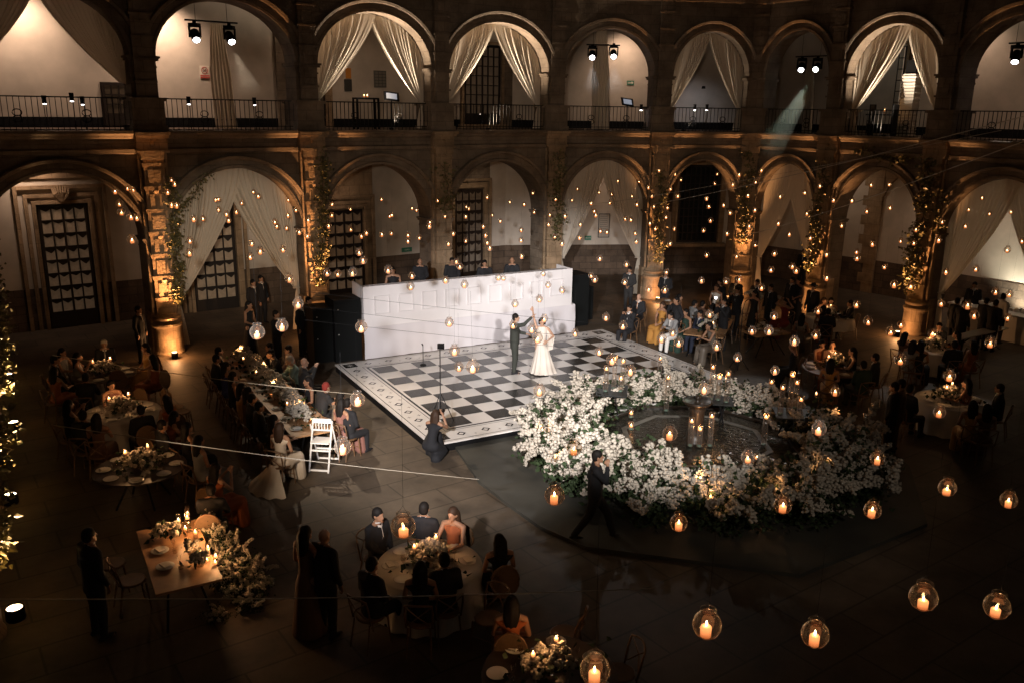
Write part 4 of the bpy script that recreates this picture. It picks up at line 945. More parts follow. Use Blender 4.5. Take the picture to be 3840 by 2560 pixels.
# --- round tables on the left
T1=G(240,858,TT); R1=.78; round_table(T1.x,T1.y,R1,'dark round table farthest left under the first ground arch',False)
T2=G(280,945,TT); R2=.82; round_table(T2.x,T2.y,R2,'round table left of the long table, with the man in a dark jacket before it',True,.62)
T3=G(322,1072,TT); R3=.86; round_table(T3.x,T3.y,R3,'bare dark round table with nobody at its near side',False)
T5=G(986,1294,TT); R5=.80; round_table(T5.x,T5.y,R5,'round table nearest the camera centre',True,.7)
T6=G(1262,1545,TT); R6=.86; round_table(T6.x,T6.y,R6,'dark round table cut by the bottom edge of the picture',False)
T9=G(1905,728,TT); R9=.80; round_table(T9.x,T9.y,R9,'hat table, the round one below the guest in the hat',True,.3)
T10=G(1915,845,TT); R10=.85; round_table(T10.x,T10.y,R10,'dark wooden round table just behind the flower ring',False,m=mat('brown_table',(.10,.055,.03),.4))
T11=G(2145,800,TT); R11=.74; round_table(T11.x,T11.y,R11,'round table by the pilaster with the green vine',True,.66)
T12=G(2185,918,TT); R12=.82; round_table(T12.x,T12.y,R12,'round table on the far right, nearest the camera',True,.7)
TN={'T1':'far left dark table','T2':'white left table','T3':'empty dark left table','T5':'white table in front centre','T6':'bottom edge table','T9':'hat table','T10':'brown round table','T11':'green vine table','T12':'nearest right table'}
for nm,T,R,n,a0,big in (('T1',T1,R1,8,.2,.3),('T2',T2,R2,8,.1,.34),('T3',T3,R3,8,.3,.36),('T5',T5,R5,8,.15,.34),('T6',T6,R6,7,.5,.34),('T9',T9,R9,7,.2,.28),('T10',T10,R10,8,.1,.30),('T11',T11,R11,7,.2,.36),('T12',T12,R12,8,.2,.36)):
    off=Vector((.12,.12,0)) if nm in('T10',) else Vector((0,0,0))
    centrepiece((T.x+off.x,T.y+off.y,TT),rnd()*3,big*2.0,big*1.6,.34,46,'rounded white flower centrepiece on the '+TN[nm],ball=.052)
    for k in range(n):
        a=a0+2*PI*k/n; setting((T.x+(R-.20)*math.cos(a),T.y+(R-.20)*math.sin(a),TT),a+PI/2,f'at {["the right","the far right","the far side","the far left","the left","the near left","the near side","the near right"][int(((a+PI/8)%(2*PI))/(PI/4))%8]} of the {TN[nm]}',k%2==0,1+k%2)
    for k in range(2):
        a=1.2+k*2.4; tealight((T.x+.24*math.cos(a),T.y+.24*math.sin(a),TT+.28),('far','near')[k]+' candle in the flowers on the '+TN[nm],.06,(2.4,1.2)[k])
# --- wooden table with trailing flowers, front left
T4,c4,r4,L4,W4=rect_table((G(357,1364,TT),G(514,1327,TT),G(447,1191,TT),G(314,1219,TT)),'square orange-lit wooden table with flowers spilling over its right side')
def q4(u,v,z=TT): e=Vector((math.cos(r4),math.sin(r4),0)); n_=Vector((-e.y,e.x,0)); return Vector((c4.x,c4.y,z))+e*u+n_*v
for k,v in enumerate((.20,-.35)): setting(q4(-L4/2+.24,v,TT+.002),r4-PI/2,('far','near')[k]+' plate setting of the square wooden table')
for k,(u,v,h) in enumerate(((.05,.70,.0),(.16,.80,.22),(.32,.86,.30),(.22,.55,.16),(.35,.40,.10),(.42,-.28,.14),(.36,-.48,.0),(.50,-.45,.02),(.46,-.62,.0),(.28,.66,.34))):
    tealight(q4(u,v),f'candle {["at the far corner","by the far flowers, short","by the far flowers, tall","in the middle row","beside the white blooms","in a mid-height glass","at the near group left","at the near group right","closest to the near edge","tallest in its glass cylinder"][k]} of the square table',h,(6.0 if k in (1,4,7) else 0))
centrepiece(q4(-.02,.62,TT),0,.5,.35,.22,22,'small white bouquet at the far side of the square table',leafn=40)
centrepiece(q4(.20,-.10,TT),0,.26,.22,.24,10,'small posy in a glass in the middle of the square table',leafn=16)
centrepiece(q4(.24,-.55,TT),0,.28,.2,.22,10,'small posy in a glass near the near edge of the square table',leafn=16)
# right hand wooden tables
RT,_c,_r,_l,_w=rect_table((G(1555,765,TT),G(1610,770,TT),G(1750,700,TT),G(1640,690,TT)),'long wooden table behind the guests right of the dance floor'); rtc=_c;rtr=_r
for k in range(4):
    e=Vector((math.cos(_r),math.sin(_r),0)); n_=Vector((-e.y,e.x,0)); p=Vector((_c.x,_c.y,TT))+n_*((k-1.5)*_w/4)
    centrepiece(p,_r,.5,.9,.34,44,f'white flower mound on the right long table, {ORD[k]} from the near end'); tealight(p+e*.2+Vector((0,0,.16)),f'candle in the right long table flowers, {ORD[k]} from the near end',.12,1.4 if k%2 else 0)
RT2,_c2,_r2,_l2,_w2=rect_table((G(1712,762,TT),G(1745,776,TT),G(1812,762,TT),G(1775,750,TT)),'short oak table with two chairs left of the standing guests')
for k in range(3): 
    p=_c2+(Vector((.35*math.cos(_r2+1.57*k),.3*math.sin(_r2+1.57*k),0))); setting((p.x,p.y,TT),_r2+k,f'{ORD[k]} on the short oak table right of the dance floor',False)
centrepiece((_c2.x-.1,_c2.y+.2,TT),0,.3,.3,.28,12,'round white posy on the short oak table',leafn=14)
RT3,_c3,_,_,_=rect_table((G(1500,692,TT),G(1545,700,TT),G(1565,690,TT),G(1522,684,TT)),'small oak table behind the woman in the mustard dress')
setting((_c3.x,_c3.y,TT),0,'on the small oak table behind the mustard dress')
# buffet counter in the far right arch
f=FR[I0+8]; bx=MB(); P_=G(2285,770); bu=thing('buffet_counter','pale buffet counter lit from below in the far right arch','counter',P_,math.atan2(f.t.y,f.t.x))
bx.box(-1.6,1.8,-.45,.45,0,.9); bx.box(-1.65,1.85,-.5,.5,.9,.95); bx.build('counter_body',WPAINT,bu)
mb=MB(); 
for k in range(14): mb.box(-1.5+k*.22,-1.34+k*.22,.1,.3,.95,1.0+.12*rnd())
mb.build('serving_dishes',PLATE,bu)
q9=BF[I0+8].hit(2328,720,-.7); flood(BF[I0+8].P(q9[0],-.7,0.0),BF[I0+8].P(q9[0],0,2.6),'small cool floodlight behind the buffet counter',260,(1,.95,.75),110,LENS,.09,.1,'floodlight','floodlight behind the buffet',1)
cb,cc,_,_,_=rect_table((G(2205,790,.75),G(2235,800,.75),G(2258,742,.75),G(2228,738,.75)),'small cloth covered side table between the standing men by the buffet',m=CLOTH)
# speakers beside the stage
def speaker(p,rz,label,w=.75,d=.8,h=1.5,cones=2,base=0):
    o=thing('speaker_stack',label,'loudspeaker',p,rz,'black loudspeakers flanking the stage')
    mb=MB(); mb.box(-w/2,w/2,0,d,.0,h); mb.build('cabinet',BLACK,o)
    mb=MB(); mb.box(-w/2+.03,w/2-.03,-.015,-.001,.05,h-.05); mb.build('grille',mat('speaker_grille',(.006,.007,.007),.8,.3,60,spec=.15),o)
    for k in range(2):
        mb=MB(); mb.lathe([(0,0),(.02,0)],6,Matrix.Translation((-w/2+.12,-.02,h*(.45+.4*k)))@Matrix.Rotation(PI/2,4,'X')); mb.build('badge',WPAINT,o)
    return o
e=Vector((math.cos(SA),math.sin(SA),0)); nn=Vector((-e.y,e.x,0)); S0=Vector((SB.x,SB.y,0))
speaker(S0-e*.52,SA,'tall black loudspeaker touching the left end of the white stage',.85,.9,1.95)
speaker(S0-e*1.25+nn*.2,SA,'second black loudspeaker, left of the one at the stage end',.6,.8,1.7)
speaker(S0+e*(SL+.62)+nn*.6,SA,'black loudspeaker stack touching the right end of the stage',.9,.9,1.9)
speaker(S0+e*(SL+1.45)+nn*1.3,SA,'smaller black loudspeaker behind the right stack',.6,.7,1.25)
# camera light on a tripod, mic stands
p=G(1012,985); o=thing('light_tripod','tall black light tripod in front of the crouching photographer','tripod',p)
mb=MB(); mb.tube([(0,0,.5),(.0,0,2.05)],.014,6); mb.build('pole',BLACKM,o)
for k in range(3):
    a=k*2.1+.3; mb=MB(); mb.tube([(0,0,.95),(.42*math.cos(a),.42*math.sin(a),0)],.011,5); mb.build('leg',BLACKM,o)
mb=MB(); mb.box(-.06,.05,-.05,.05,2.05,2.17); mb.lathe([(0,0),(.07,0),(.075,.05),(.05,.05)],12,Matrix.Translation((.05,0,2.11))@Matrix.Rotation(PI/2,4,'Y')); mb.build('flash_head',BLACK,o)
p=G(972,838,.22); o=thing('microphone_stand','thin black microphone stand on the floor border by the stage','stand',p); mb=MB(); mb.tube([(0,0,.02),(0,0,.6)],.012,6); mb.tube([(0,0,.6),(-.03,0,.66)],.02,6); mb.build('pole',BLACKM,o); mb=MB(); mb.lathe([(0,0),(.1,0),(.09,.02),(0,.02)],12); mb.build('base',BLACK,o)
p=G(1694,850); o=thing('microphone_stand','bent dark boom stand between the seated guests and the flower ring','stand',p); mb=MB(); mb.tube([(0,0,0),(0,0,1.9),(.06,0,2.15),(.16,0,2.22)],.014,6); mb.build('pole',BLACKM,o); 
for k in range(3):
    a=k*2.1; mb=MB(); mb.tube([(0,0,.5),(.35*math.cos(a),.35*math.sin(a),0)],.011,5); mb.build('leg',BLACKM,o)
# white folding chair at the head of the long table
p=G(742,1072); o=thing('folding_chair','white wooden folding high chair at the near end of the long table','chair',p,lrz+PI*.04)
o.rotation_euler=(0,0,-.10)
for sx in (-1,1):
    mb=MB(); mb.tube([(sx*.21,-.30,0),(sx*.21,.10,1.05)],.020,4); mb.build('leg',WPAINT,o); mb=MB(); mb.tube([(sx*.24,.42,0),(sx*.24,.0,.98)],.020,4); mb.build('leg',WPAINT,o)
mb=MB(); mb.box(-.2,.2,-.16,.2,.60,.63); mb.build('seat',WPAINT,o)
mb=MB(); mb.box(-.21,.21,.06,.09,1.0,1.10); mb.box(-.21,.21,.02,.05,.84,.87)
for k in range(5): mb.box(-.13+k*.065-.008,-.13+k*.065+.008,.035,.055,.86,1.0)
mb.build('backrest',WPAINT,o)
for y_,z_ in ((-.28,.03),(.40,.03),(-.12,.42),(.26,.32)): mb=MB(); mb.box(-.23,.23,y_-.015,y_+.015,z_,z_+.035); mb.build('crossbar',WPAINT,o)
# signs and boards on the gallery wall
RED=mat('sign_red',(.45,.04,.03),.6); GRN=mat('sign_green',(.04,.16,.10),.6); SGW=mat('sign_white',(.62,.58,.5),.6); ORG=mat('poster_orange',(.50,.20,.03),.7); DK=mat('board_dark',(.03,.03,.028),.6)
def onwall(bi,x0,x1,y0,y1,off=.0,name='sign',label='',cat='sign',m=None,up=True,grp=None):
    f=BF[bi]; xm,ym=(x0+x1)/2,(y0+y1)/2; s0=f.hit(x0,ym,-.02)[0]; s1=f.hit(x1,ym,-.02)[0]; z1=f.hit(xm,y0,-.02)[1]; z0=f.hit(xm,y1,-.02)[1]
    o=thing(name,label,cat,f.P((s0+s1)/2,-.02,(z0+z1)/2),math.atan2(f.t.y,f.t.x),grp); w,h=(s1-s0)/2,(z1-z0)/2
    mb=MB(); mb.box(-w,w,-.012,.018,-h,h); mb.build('panel',m or SGW,o); return o,w,h
def text(o,s,x,z,size,m,y=-.016):
    cu=bpy.data.curves.new('lettering','FONT'); cu.body=s; cu.size=size; cu.align_x='CENTER'; cu.align_y='CENTER'; cu.extrude=.001
    t=bpy.data.objects.new('lettering',cu); COL.objects.link(t); dg=bpy.context.evaluated_depsgraph_get(); me=bpy.data.meshes.new_from_object(t.evaluated_get(dg)); bpy.data.objects.remove(t)
    q=link('lettering',me,o,None); me.materials.clear(); me.materials.append(m); q.location=(x,y,z); q.rotation_euler=(PI/2,0,0)
def nosmoke(bi,x0,x1,y0,y1,label):
    o,w,h=onwall(bi,x0,x1,y0,y1,label=label,name='no_smoking_sign'); r=min(w,h*.62)*.82
    mb=MB(); mb.tube([(r*math.cos(t),-.018,h*.28+r*math.sin(t)) for t in [2*PI*k/20 for k in range(21)]],r*.09,4); mb.tube([(-r*.7,-.018,h*.28+r*.7),(r*.7,-.018,h*.28-r*.7)],r*.08,4); mb.build('ban_ring',RED,o)
    mb=MB(); mb.tube([(-r*.5,-.016,h*.28-r*.35),(r*.5,-.016,h*.28+r*.35)],r*.12,4); mb.build('cigarette',DK,o)
    mb=MB(); mb.box(-w*.95,w*.95,-.017,-.012,-h*.95,-h*.45); mb.build('red_strip',RED,o); text(o,'NO FUMAR',0,-h*.7,w*.36,SGW,-.020)
nosmoke(I0+1,459,481,152,181,'white and red no smoking sign on the second upper bay wall')
nosmoke(I0+8,2247,2261,207,231,'white and red no smoking sign on the last upper bay wall')
def arrow(bi,x0,x1,y0,y1,label,d=1,m=None):
    o,w,h=onwall(bi,x0,x1,y0,y1,label=label,m=GRN,name='arrow_sign'); mb=MB(); mb.add([(x*d,-.017,z) for x,z in ((-w*.8,h*.3),(w*.3,h*.3),(w*.3,h*.75),(w*.88,0),(w*.3,-h*.75),(w*.3,-h*.3),(-w*.8,-h*.3))],[(0,1,2,3,4,5,6) if d<0 else (6,5,4,3,2,1,0)]); mb.build('arrow',SGW,o); text(o,'SALIDA',-w*.2*d,0,h*.5,GRN,-.021)
arrow(I0+4,1440,1456,186,196,'green sign with white arrow right of the fifth upper arch lights',1)
arrow(I0+8,2269,2290,206,218,'green sign with white arrow beside the no smoking sign',-1)
for a_ in ((I0+2,923,946,569,579,'small dark green sign on the third ground bay wall'),(I0+4,1343,1358,542,552,'small dark green sign left of the notice board')):
    o,w,h=onwall(*a_[:5],label=a_[5],m=GRN); text(o,'SALIDA',0,0,h*.8,SGW)
onwall(I0+2,794,806,157,181,label='small orange poster behind the third upper arch curtain',m=ORG,name='poster',cat='poster'); onwall(I0+2,791,808,183,210,label='small dark board below the orange poster',m=DK,name='notice_board',cat='board')
o,w,h=onwall(I0+2,859,887,163,202,label='grey gridded plaque on the wall behind the third upper arch curtain',m=mat('plaque_grey',(.16,.15,.13),.7),name='wall_plaque',cat='plaque')
mb=MB(); 
for k in range(6): mb.box(-w*.95,w*.95,-.018,-.012,-h*.9+k*h*.36,-h*.9+k*h*.36+.015)
for k in range(4): mb.box(-w*.9+k*w*.6,-w*.9+k*w*.6+.012,-.018,-.012,-h*.9,h*.9)
mb.build('grid_lines',DK,o)
o,w,h=onwall(I0+4,1374,1400,491,546,label='framed notice board inside the curtained ground arch right of the stage',m=mat('notice_paper',(.34,.30,.25),.8),name='notice_board',cat='board')
mb=MB(); 
for q in ((-w,w,h-.03,h),(-w,w,-h,-h+.03),(-w,-w+.03,-h+.03,h-.03),(w-.03,w,-h+.03,h-.03)): mb.box(q[0],q[1],-.03,-.012,q[2],q[3])
mb.build('frame',DK,o)
mb=MB()
for k in range(9): mb.box(-w*.7,w*(.7-.3*rnd()),-.0135,-.012,h*.75-k*h*.17,h*.75-k*h*.17+.012)
mb.build('text_lines',DK,o)
# things on the gallery
def gpt(bi,x,y,off): s,z=FR[bi].hit(x,y,off); return FR[bi].P(s,off,z)
p=gpt(I0+2,840,225,2.0); o=thing('console_table','dark open console table behind the third upper railing','table',(p[0],p[1],6.82),SA+.1); mb=MB(); mb.box(-.45,.45,-.2,.2,p[2]-6.82-.06,p[2]-6.82); mb.build('tabletop',BLACK,o)
for sx in (-1,1):
    for sy in (-1,1): mb=MB(); mb.box(sx*.42-.03,sx*.42+.03,sy*.17-.03,sy*.17+.03,0,p[2]-6.88); mb.build('leg',BLACK,o)
for k,dx in enumerate((-.05,.06)): tealight((p[0]+dx,p[1],p[2]),('left','right')[k]+' candle on the console table behind the third upper railing',.05,0)
for bi,x,y,lb in ((I0+2,899,222,'black tilted screen on a stand behind the third upper railing'),(I0+4,1441,235,'black tilted screen on a stand behind the fifth upper railing')):
    p=gpt(bi,x,y,1.2); o=thing('screen_stand',lb,'screen',(p[0],p[1],6.82),SA); hh=p[2]-6.82; mb=MB(); mb.tube([(0,0,0),(0,0,hh-.1)],.02,6); mb.build('pole',BLACKM,o)
    Mx=Matrix.Translation((0,0,hh))@Matrix.Rotation(-.5,4,'X')@Matrix.Rotation(.12,4,'Y'); mb=MB(); mb.box(-.28,.28,-.02,.02,-.17,.17,Mx); s_=mb.build('screen_frame',BLACK,o); mb=MB(); mb.box(-.2,.2,-.025,-.021,-.11,.11,Mx); mb.build('display',mat('screen_glow',(.2,.2,.2),emit=.10,ecol=(.8,.85,1),sample=False),s_)
# ruched white column and monitor in the eighth upper bay
p=gpt(I0+7,2087,250,2.2); o=thing('draped_column','white ruched fabric column topped by a black speaker behind the eighth railing','column',(p[0],p[1],6.82),-.9)
mb=MB(); vs=[];n=60
for k in range(n+1):
    z=2.25*k/n; w=.02*math.sin(k*2.1)+.01*math.sin(k*.9)
    vs.append((.36+w,z))
mb.lathe([(0,0)]+[(r,z) for r,z in vs]+[(0,2.25)],4,Matrix.Rotation(PI/4,4,'Z'),False); mb.build('ruched_cloth',CLOTH,o); mb=MB(); mb.box(-.2,.2,-.2,.2,2.26,2.75); mb.build('speaker_box',BLACK,o)
p=gpt(I0+7,2030,270,1.3); o=thing('bar_cart','black serving table with a small lamp behind the eighth railing','table',(p[0],p[1],6.82),-.9); mb=MB(); mb.box(-.6,.5,-.25,.25,.75,.8); mb.box(-.55,.45,-.2,.2,.1,.45); mb.build('cabinet',BLACK,o)
for sx in (-.5,.42): mb=MB(); mb.box(sx,sx+.04,-.2,.2,0,1.15); mb.build('side_post',BLACK,o)
tealight((p[0],p[1],7.62),'amber lamp on the serving table behind the eighth railing',.15,.8)
# ================================================================ people
_tmp=bpy.data.collections.new('tmp'); COL.children.link(_tmp)
def fuse(mb,voxel,smooth=6,ratio=.30):
    me=mb.mesh('t'); o=bpy.data.objects.new('t',me); _tmp.objects.link(o)
    m=o.modifiers.new('r','REMESH'); m.mode='VOXEL'; m.voxel_size=voxel
    m=o.modifiers.new('s','SMOOTH'); m.factor=.6; m.iterations=smooth
    m=o.modifiers.new('d','DECIMATE'); m.ratio=ratio
    dg=bpy.context.evaluated_depsgraph_get(); r=bpy.data.meshes.new_from_object(o.evaluated_get(dg)); bpy.data.objects.remove(o)
    r.polygons.foreach_set('use_smooth',[True]*len(r.polygons)); r.update(); return r
def limb(mb,pts,rs,n=10):
    for (a,ra),(b,rb) in zip(list(zip(pts,rs))[:-1],list(zip(pts,rs))[1:]):
        a,b=Vector(a),Vector(b); mb.tube([a,b],[ra,rb],n); mb.sphere(a,ra,n,8)
    mb.sphere(pts[-1],rs[-1],n,8)
def mirror(p): return (-p[0],p[1],p[2])
POSES={}
def pose(nm,**k): POSES[nm]=k
H0=dict(pel=(0,0,.52),chest=(0,.0,.93),neck=(0,.01,1.12),head=(0,.04,1.25),hipL=(-.09,.0,.52),hipR=(.09,0,.52),kneL=(-.13,.42,.50),kneR=(.13,.42,.50),ankL=(-.13,.44,.09),ankR=(.13,.44,.09),shL=(-.18,0,1.05),shR=(.18,0,1.05))
pose('sit_table',**H0,elL=(-.23,.14,.82),wrL=(-.13,.36,.80),elR=(.23,.14,.82),wrR=(.10,.38,.80))
pose('sit_lap',**H0,elL=(-.24,.03,.80),wrL=(-.08,.24,.66),elR=(.24,.03,.80),wrR=(.08,.25,.66))
k_=dict(H0); k_.update(chest=(0,.10,.92),neck=(0,.16,1.09),head=(0,.22,1.21),shL=(-.18,.13,1.03),shR=(.18,.13,1.03))
pose('sit_lean',**k_,elL=(-.24,.30,.80),wrL=(-.06,.46,.86),elR=(.24,.26,.80),wrR=(.12,.46,.80))
pose('sit_phone',**H0,elL=(-.22,.16,.86),wrL=(-.05,.32,1.12),elR=(.22,.16,.86),wrR=(.05,.32,1.12))
pose('sit_armsup',**H0,elL=(-.38,.05,1.12),wrL=(-.16,.06,1.33),elR=(.38,.05,1.12),wrR=(.16,.06,1.33))
S0_=dict(pel=(0,0,.93),chest=(0,.0,1.32),neck=(0,.01,1.50),head=(0,.03,1.63),hipL=(-.09,.0,.92),hipR=(.09,0,.92),kneL=(-.10,.03,.50),kneR=(.10,.02,.50),ankL=(-.11,.0,.09),ankR=(.11,0,.09),shL=(-.19,0,1.43),shR=(.19,0,1.43))
pose('stand',**S0_,elL=(-.25,-.02,1.15),wrL=(-.24,.08,.90),elR=(.25,-.02,1.15),wrR=(.24,.08,.90))
pose('stand_clasp',**S0_,elL=(-.26,.02,1.15),wrL=(-.05,.20,1.02),elR=(.26,.02,1.15),wrR=(.05,.20,1.02))
pose('stand_camera',**S0_,elL=(-.25,.14,1.22),wrL=(-.07,.28,1.50),elR=(.25,.14,1.22),wrR=(.07,.28,1.50))
pose('groom',**S0_,elL=(-.24,.10,1.16),wrL=(-.18,.33,1.13),elR=(.22,.27,1.50),wrR=(.14,.50,1.72))
w_=dict(S0_); w_.update(kneL=(-.08,.24,.52),ankL=(-.08,.36,.10),kneR=(.08,-.10,.50),ankR=(.08,-.36,.12),pel=(0,0,.90),hipL=(-.09,0,.89),hipR=(.09,0,.89))
pose('walk',**w_,elL=(-.25,-.10,1.15),wrL=(-.22,.05,.92),elR=(.24,.18,1.25),wrR=(.08,.20,1.50))
c_=dict(pel=(0,-.05,.32),chest=(0,.10,.66),neck=(0,.18,.84),head=(0,.24,.96),hipL=(-.09,-.05,.32),hipR=(.09,-.05,.32),kneL=(-.14,.30,.42),kneR=(.14,.28,.10),ankL=(-.14,.22,.07),ankR=(.14,-.10,.07),shL=(-.17,.15,.77),shR=(.17,.15,.77))
pose('crouch',**c_,elL=(-.20,.34,.66),wrL=(-.06,.44,.90),elR=(.22,.34,.66),wrR=(.07,.44,.92))
def hand(mb,w,d,up,s=1,curl=.5):
    """palm with four unequal bent fingers and a side thumb"""
    w=Vector(w); d=Vector(d).normalized(); side=d.cross(Vector(up)).normalized(); dn=side.cross(d).normalized()
    for k in (-.028,-.01,.01,.027): limb(mb,[w+side*k*.6,w+d*.075+side*k],[.014,.013],6)
    for k,(o_,L) in enumerate(((-.03,.060),(-.01,.074),(.011,.070),(.030,.054))):
        a=w+d*.075+side*o_; b=a+(d*(1-curl*.4)-dn*curl*.4).normalized()*L*.5; e=b+(d*(1-curl)-dn*curl).normalized()*L*.5
        limb(mb,[a,b,e],[.0095,.009,.0075],6)
    a=w+d*.02+side*s*.028; limb(mb,[a,a+(d*.6+side*s*.8).normalized()*.04,a+(d*.95+side*s*.45).normalized()*.075],[.012,.011,.009],6)
BODY={}
def head(mb,P):
    h=Vector(P['head']); mb.sphere(h+Vector((0,-.01,.02)),(.074,.092,.100),12,10); mb.sphere(h+Vector((0,.02,-.045)),(.055,.065,.062),10,8)
    limb(mb,[h+Vector((0,.085,.02)),h+Vector((0,.108,-.02))],[.010,.014],6)         # nose
    mb.sphere(h+Vector((0,.083,-.055)),(.026,.012,.010),8,5)                          # mouth
    mb.sphere(h+Vector((0,.075,-.092)),(.024,.02,.018),8,5)                           # chin
    for sx in (-1,1): mb.sphere(h+Vector((sx*.078,-.005,.0)),(.012,.022,.030),6,6); mb.sphere(h+Vector((sx*.032,.076,.033)),(.020,.010,.008),6,4)
def build_pose(nm,g):
    P=POSES[nm]; key=(nm,g)
    if key in BODY: return BODY[key]
    f=.90 if g=='w' else 1.0; stand=P['pel'][2]>.8; out={}
    b=MB(); head(b,P)
    limb(b,[P['neck'],Vector(P['head'])+Vector((0,-.015,-.05))],[.052*f,.048*f])
    limb(b,[P['chest'],P['neck']],[.10*f,.055*f]); limb(b,[P['pel'],P['chest']],[.125 if g=='m' else .105,.125*f if g=='m' else .095])
    for s in 'LR':
        limb(b,[P['neck'],P['sh'+s]],[.055*f,.055*f]); limb(b,[P['sh'+s],P['el'+s],P['wr'+s]],[.050*f,.040*f,.027*f])
        d=(Vector(P['wr'+s])-Vector(P['el'+s])); hand(b,Vector(P['wr'+s]),d if nm!='stand' else Vector((0,.1,-1)),(0,0,1) if abs(d.normalized().z)<.9 else (0,1,0),1 if s=='L' else -1)
        limb(b,[P['hip'+s],P['kne'+s],P['ank'+s]],[.085,.058,.040]); a=Vector(P['ank'+s]); limb(b,[a+Vector((0,-.03,-.05)),a+Vector((0,.14,-.06))],[.035,.03])
    out['body']=fuse(b,.011,4,.22)
    if g=='m':
        b=MB(); pe=Vector(P['pel']); ch=Vector(P['chest'])
        limb(b,[pe+Vector((0,0,-.02)),ch,ch.lerp(Vector(P['neck']),.4)],[.142,.142,.118])
        for sx in (-1,1):
            limb(b,[pe+Vector((sx*.05,0,-.02 if stand else .0)),ch+Vector((sx*.065,0,0))],[.125,.125])
            limb(b,[ch+Vector((sx*.06,0,.02)),Vector(P['sh'+('L' if sx<0 else 'R')])+Vector((0,0,-.01))],[.115,.070])
        limb(b,[ch,Vector(P['neck'])+Vector((0,-.025,-.03))],[.12,.075])
        for s in 'LR': limb(b,[Vector(P['neck'])+Vector((0,-.02,-.045)),Vector(P['sh'+s])+Vector((0,-.005,.0))],[.078,.078])
        if stand: limb(b,[pe+Vector((-.05,-.01,-.12)),pe+Vector((-.05,-.01,.05))],[.125,.12]); limb(b,[pe+Vector((.05,-.01,-.12)),pe+Vector((.05,-.01,.05))],[.125,.12])
        for s in 'LR': 
            w=Vector(P['el'+s]).lerp(Vector(P['wr'+s]),.88); limb(b,[P['sh'+s],P['el'+s],w],[.074,.058,.044])
        out['jacket']=fuse(b,.020,5,.30)
        b=MB()
        for s in 'LR': limb(b,[P['hip'+s],P['kne'+s],P['ank'+s]],[.112,.082,.062])
        limb(b,[Vector(P['pel'])+Vector((-.04,0,0)),Vector(P['pel'])+Vector((.04,0,0))],[.12,.12]); out['trousers']=fuse(b,.020,4,.30)
        b=MB()  # shirt front, collar and cuffs
        nk=Vector(P['neck']); fw=Vector((0,.125,0)); ch=Vector(P['chest'])
        b.add([nk+Vector((-.055,.055,.0)),nk+Vector((.055,.055,.0)),ch+Vector((.022,.135,-.06)),ch+Vector((-.022,.135,-.06)),nk+Vector((0,.085,-.02)),ch+Vector((0,.142,0))],[(0,3,5,4),(3,2,5),(2,1,4,5)])
        b.tube([nk+Vector((.062*math.cos(t),.005+.060*math.sin(t),.018+.004*math.sin(t))) for t in [2*PI*k/14 for k in range(15)]],.013,5)
        out['shirt']=b.mesh('shirt',True)
        b=MB(); b.add([nk+Vector((-.016,.090,-.01)),nk+Vector((.016,.090,-.01)),ch+Vector((.022,.147,-.06)),ch+Vector((0,.147,-.10)),ch+Vector((-.022,.147,-.06))],[(0,4,3,2,1)]); out['tie']=b.mesh('tie')
    else:
        b=MB(); pe=Vector(P['pel']); ch=Vector(P['chest'])
        limb(b,[pe,pe.lerp(ch,.5),ch,ch.lerp(Vector(P['neck']),.35)],[.142,.118,.126,.10]); 
        for s in 'LR': limb(b,[ch,Vector(P['sh'+s])+Vector((0,0,-.03))],[.10,.052])
        if not stand:
            for s in 'LR': 
                k=Vector(P['kne'+s]); a=Vector(P['ank'+s]); limb(b,[P['hip'+s],k,a+Vector((0,.02,-.02))],[.125,.12,.13])
            limb(b,[Vector(P['kneL']),Vector(P['kneR'])],[.11,.11]); limb(b,[Vector(P['ankL'])+Vector((0,.03,-.0)),Vector(P['ankR'])+Vector((0,.03,0))],[.11,.11]); limb(b,[Vector((0,.30,.44)),Vector((0,.40,.12))],[.12,.12])
            if nm!='crouch': limb(b,[Vector((-.1,.1,.46)),Vector((.1,.1,.46))],[.12,.12])
        else: b.lathe([(.0,pe.z+.1),(.13,pe.z+.08),(.17,pe.z-.05),(.21,.5),(.27,.05),(.27,.03),(0,.03)],16,Matrix.Translation((0,pe.y,0)),False)
        out['dress']=fuse(b,.020,4,.30)
    h=Vector(P['head'])
    b=MB(); b.sphere(h+Vector((0,-.022,.045)),(.088,.100,.098),12,10); b.sphere(h+Vector((0,-.05,.0)),(.084,.072,.085),10,8)
    if g=='m': out['hair']=fuse(b,.014,3,.5)
    else:
        limb(b,[h+Vector((-.05,-.055,.02)),h+Vector((-.06,-.085,-.15)),h+Vector((-.04,-.11,-.32))],[.060,.055,.03]); limb(b,[h+Vector((.05,-.055,.02)),h+Vector((.06,-.085,-.15)),h+Vector((.04,-.11,-.32))],[.060,.055,.03]); limb(b,[h+Vector((0,-.08,0)),h+Vector((0,-.11,-.33))],[.07,.045])
        out['hair']=fuse(b,.015,4,.5)
    b=MB()
    for s in 'LR':
        a=Vector(P['ank'+s]); limb(b,[a+Vector((0,-.045,-.05)),a+Vector((0,.08,-.05)),a+Vector((0,.165,-.062))],[.042,.040,.026],8)
    out['shoes']=b
    BODY[key]=out; return out
SK=[mat('skin_tan',(.30,.16,.095),.55),mat('skin_light',(.42,.25,.17),.55),mat('skin_brown',(.17,.085,.05),.55)]
HB=mat('hair_black',(.008,.006,.005),.7,spec=.2); HBR=mat('hair_brown',(.035,.018,.010),.65,spec=.2); HG=mat('hair_grey',(.33,.31,.28),.6)
SHW=mat('shirt_white',(.62,.60,.57),.8)
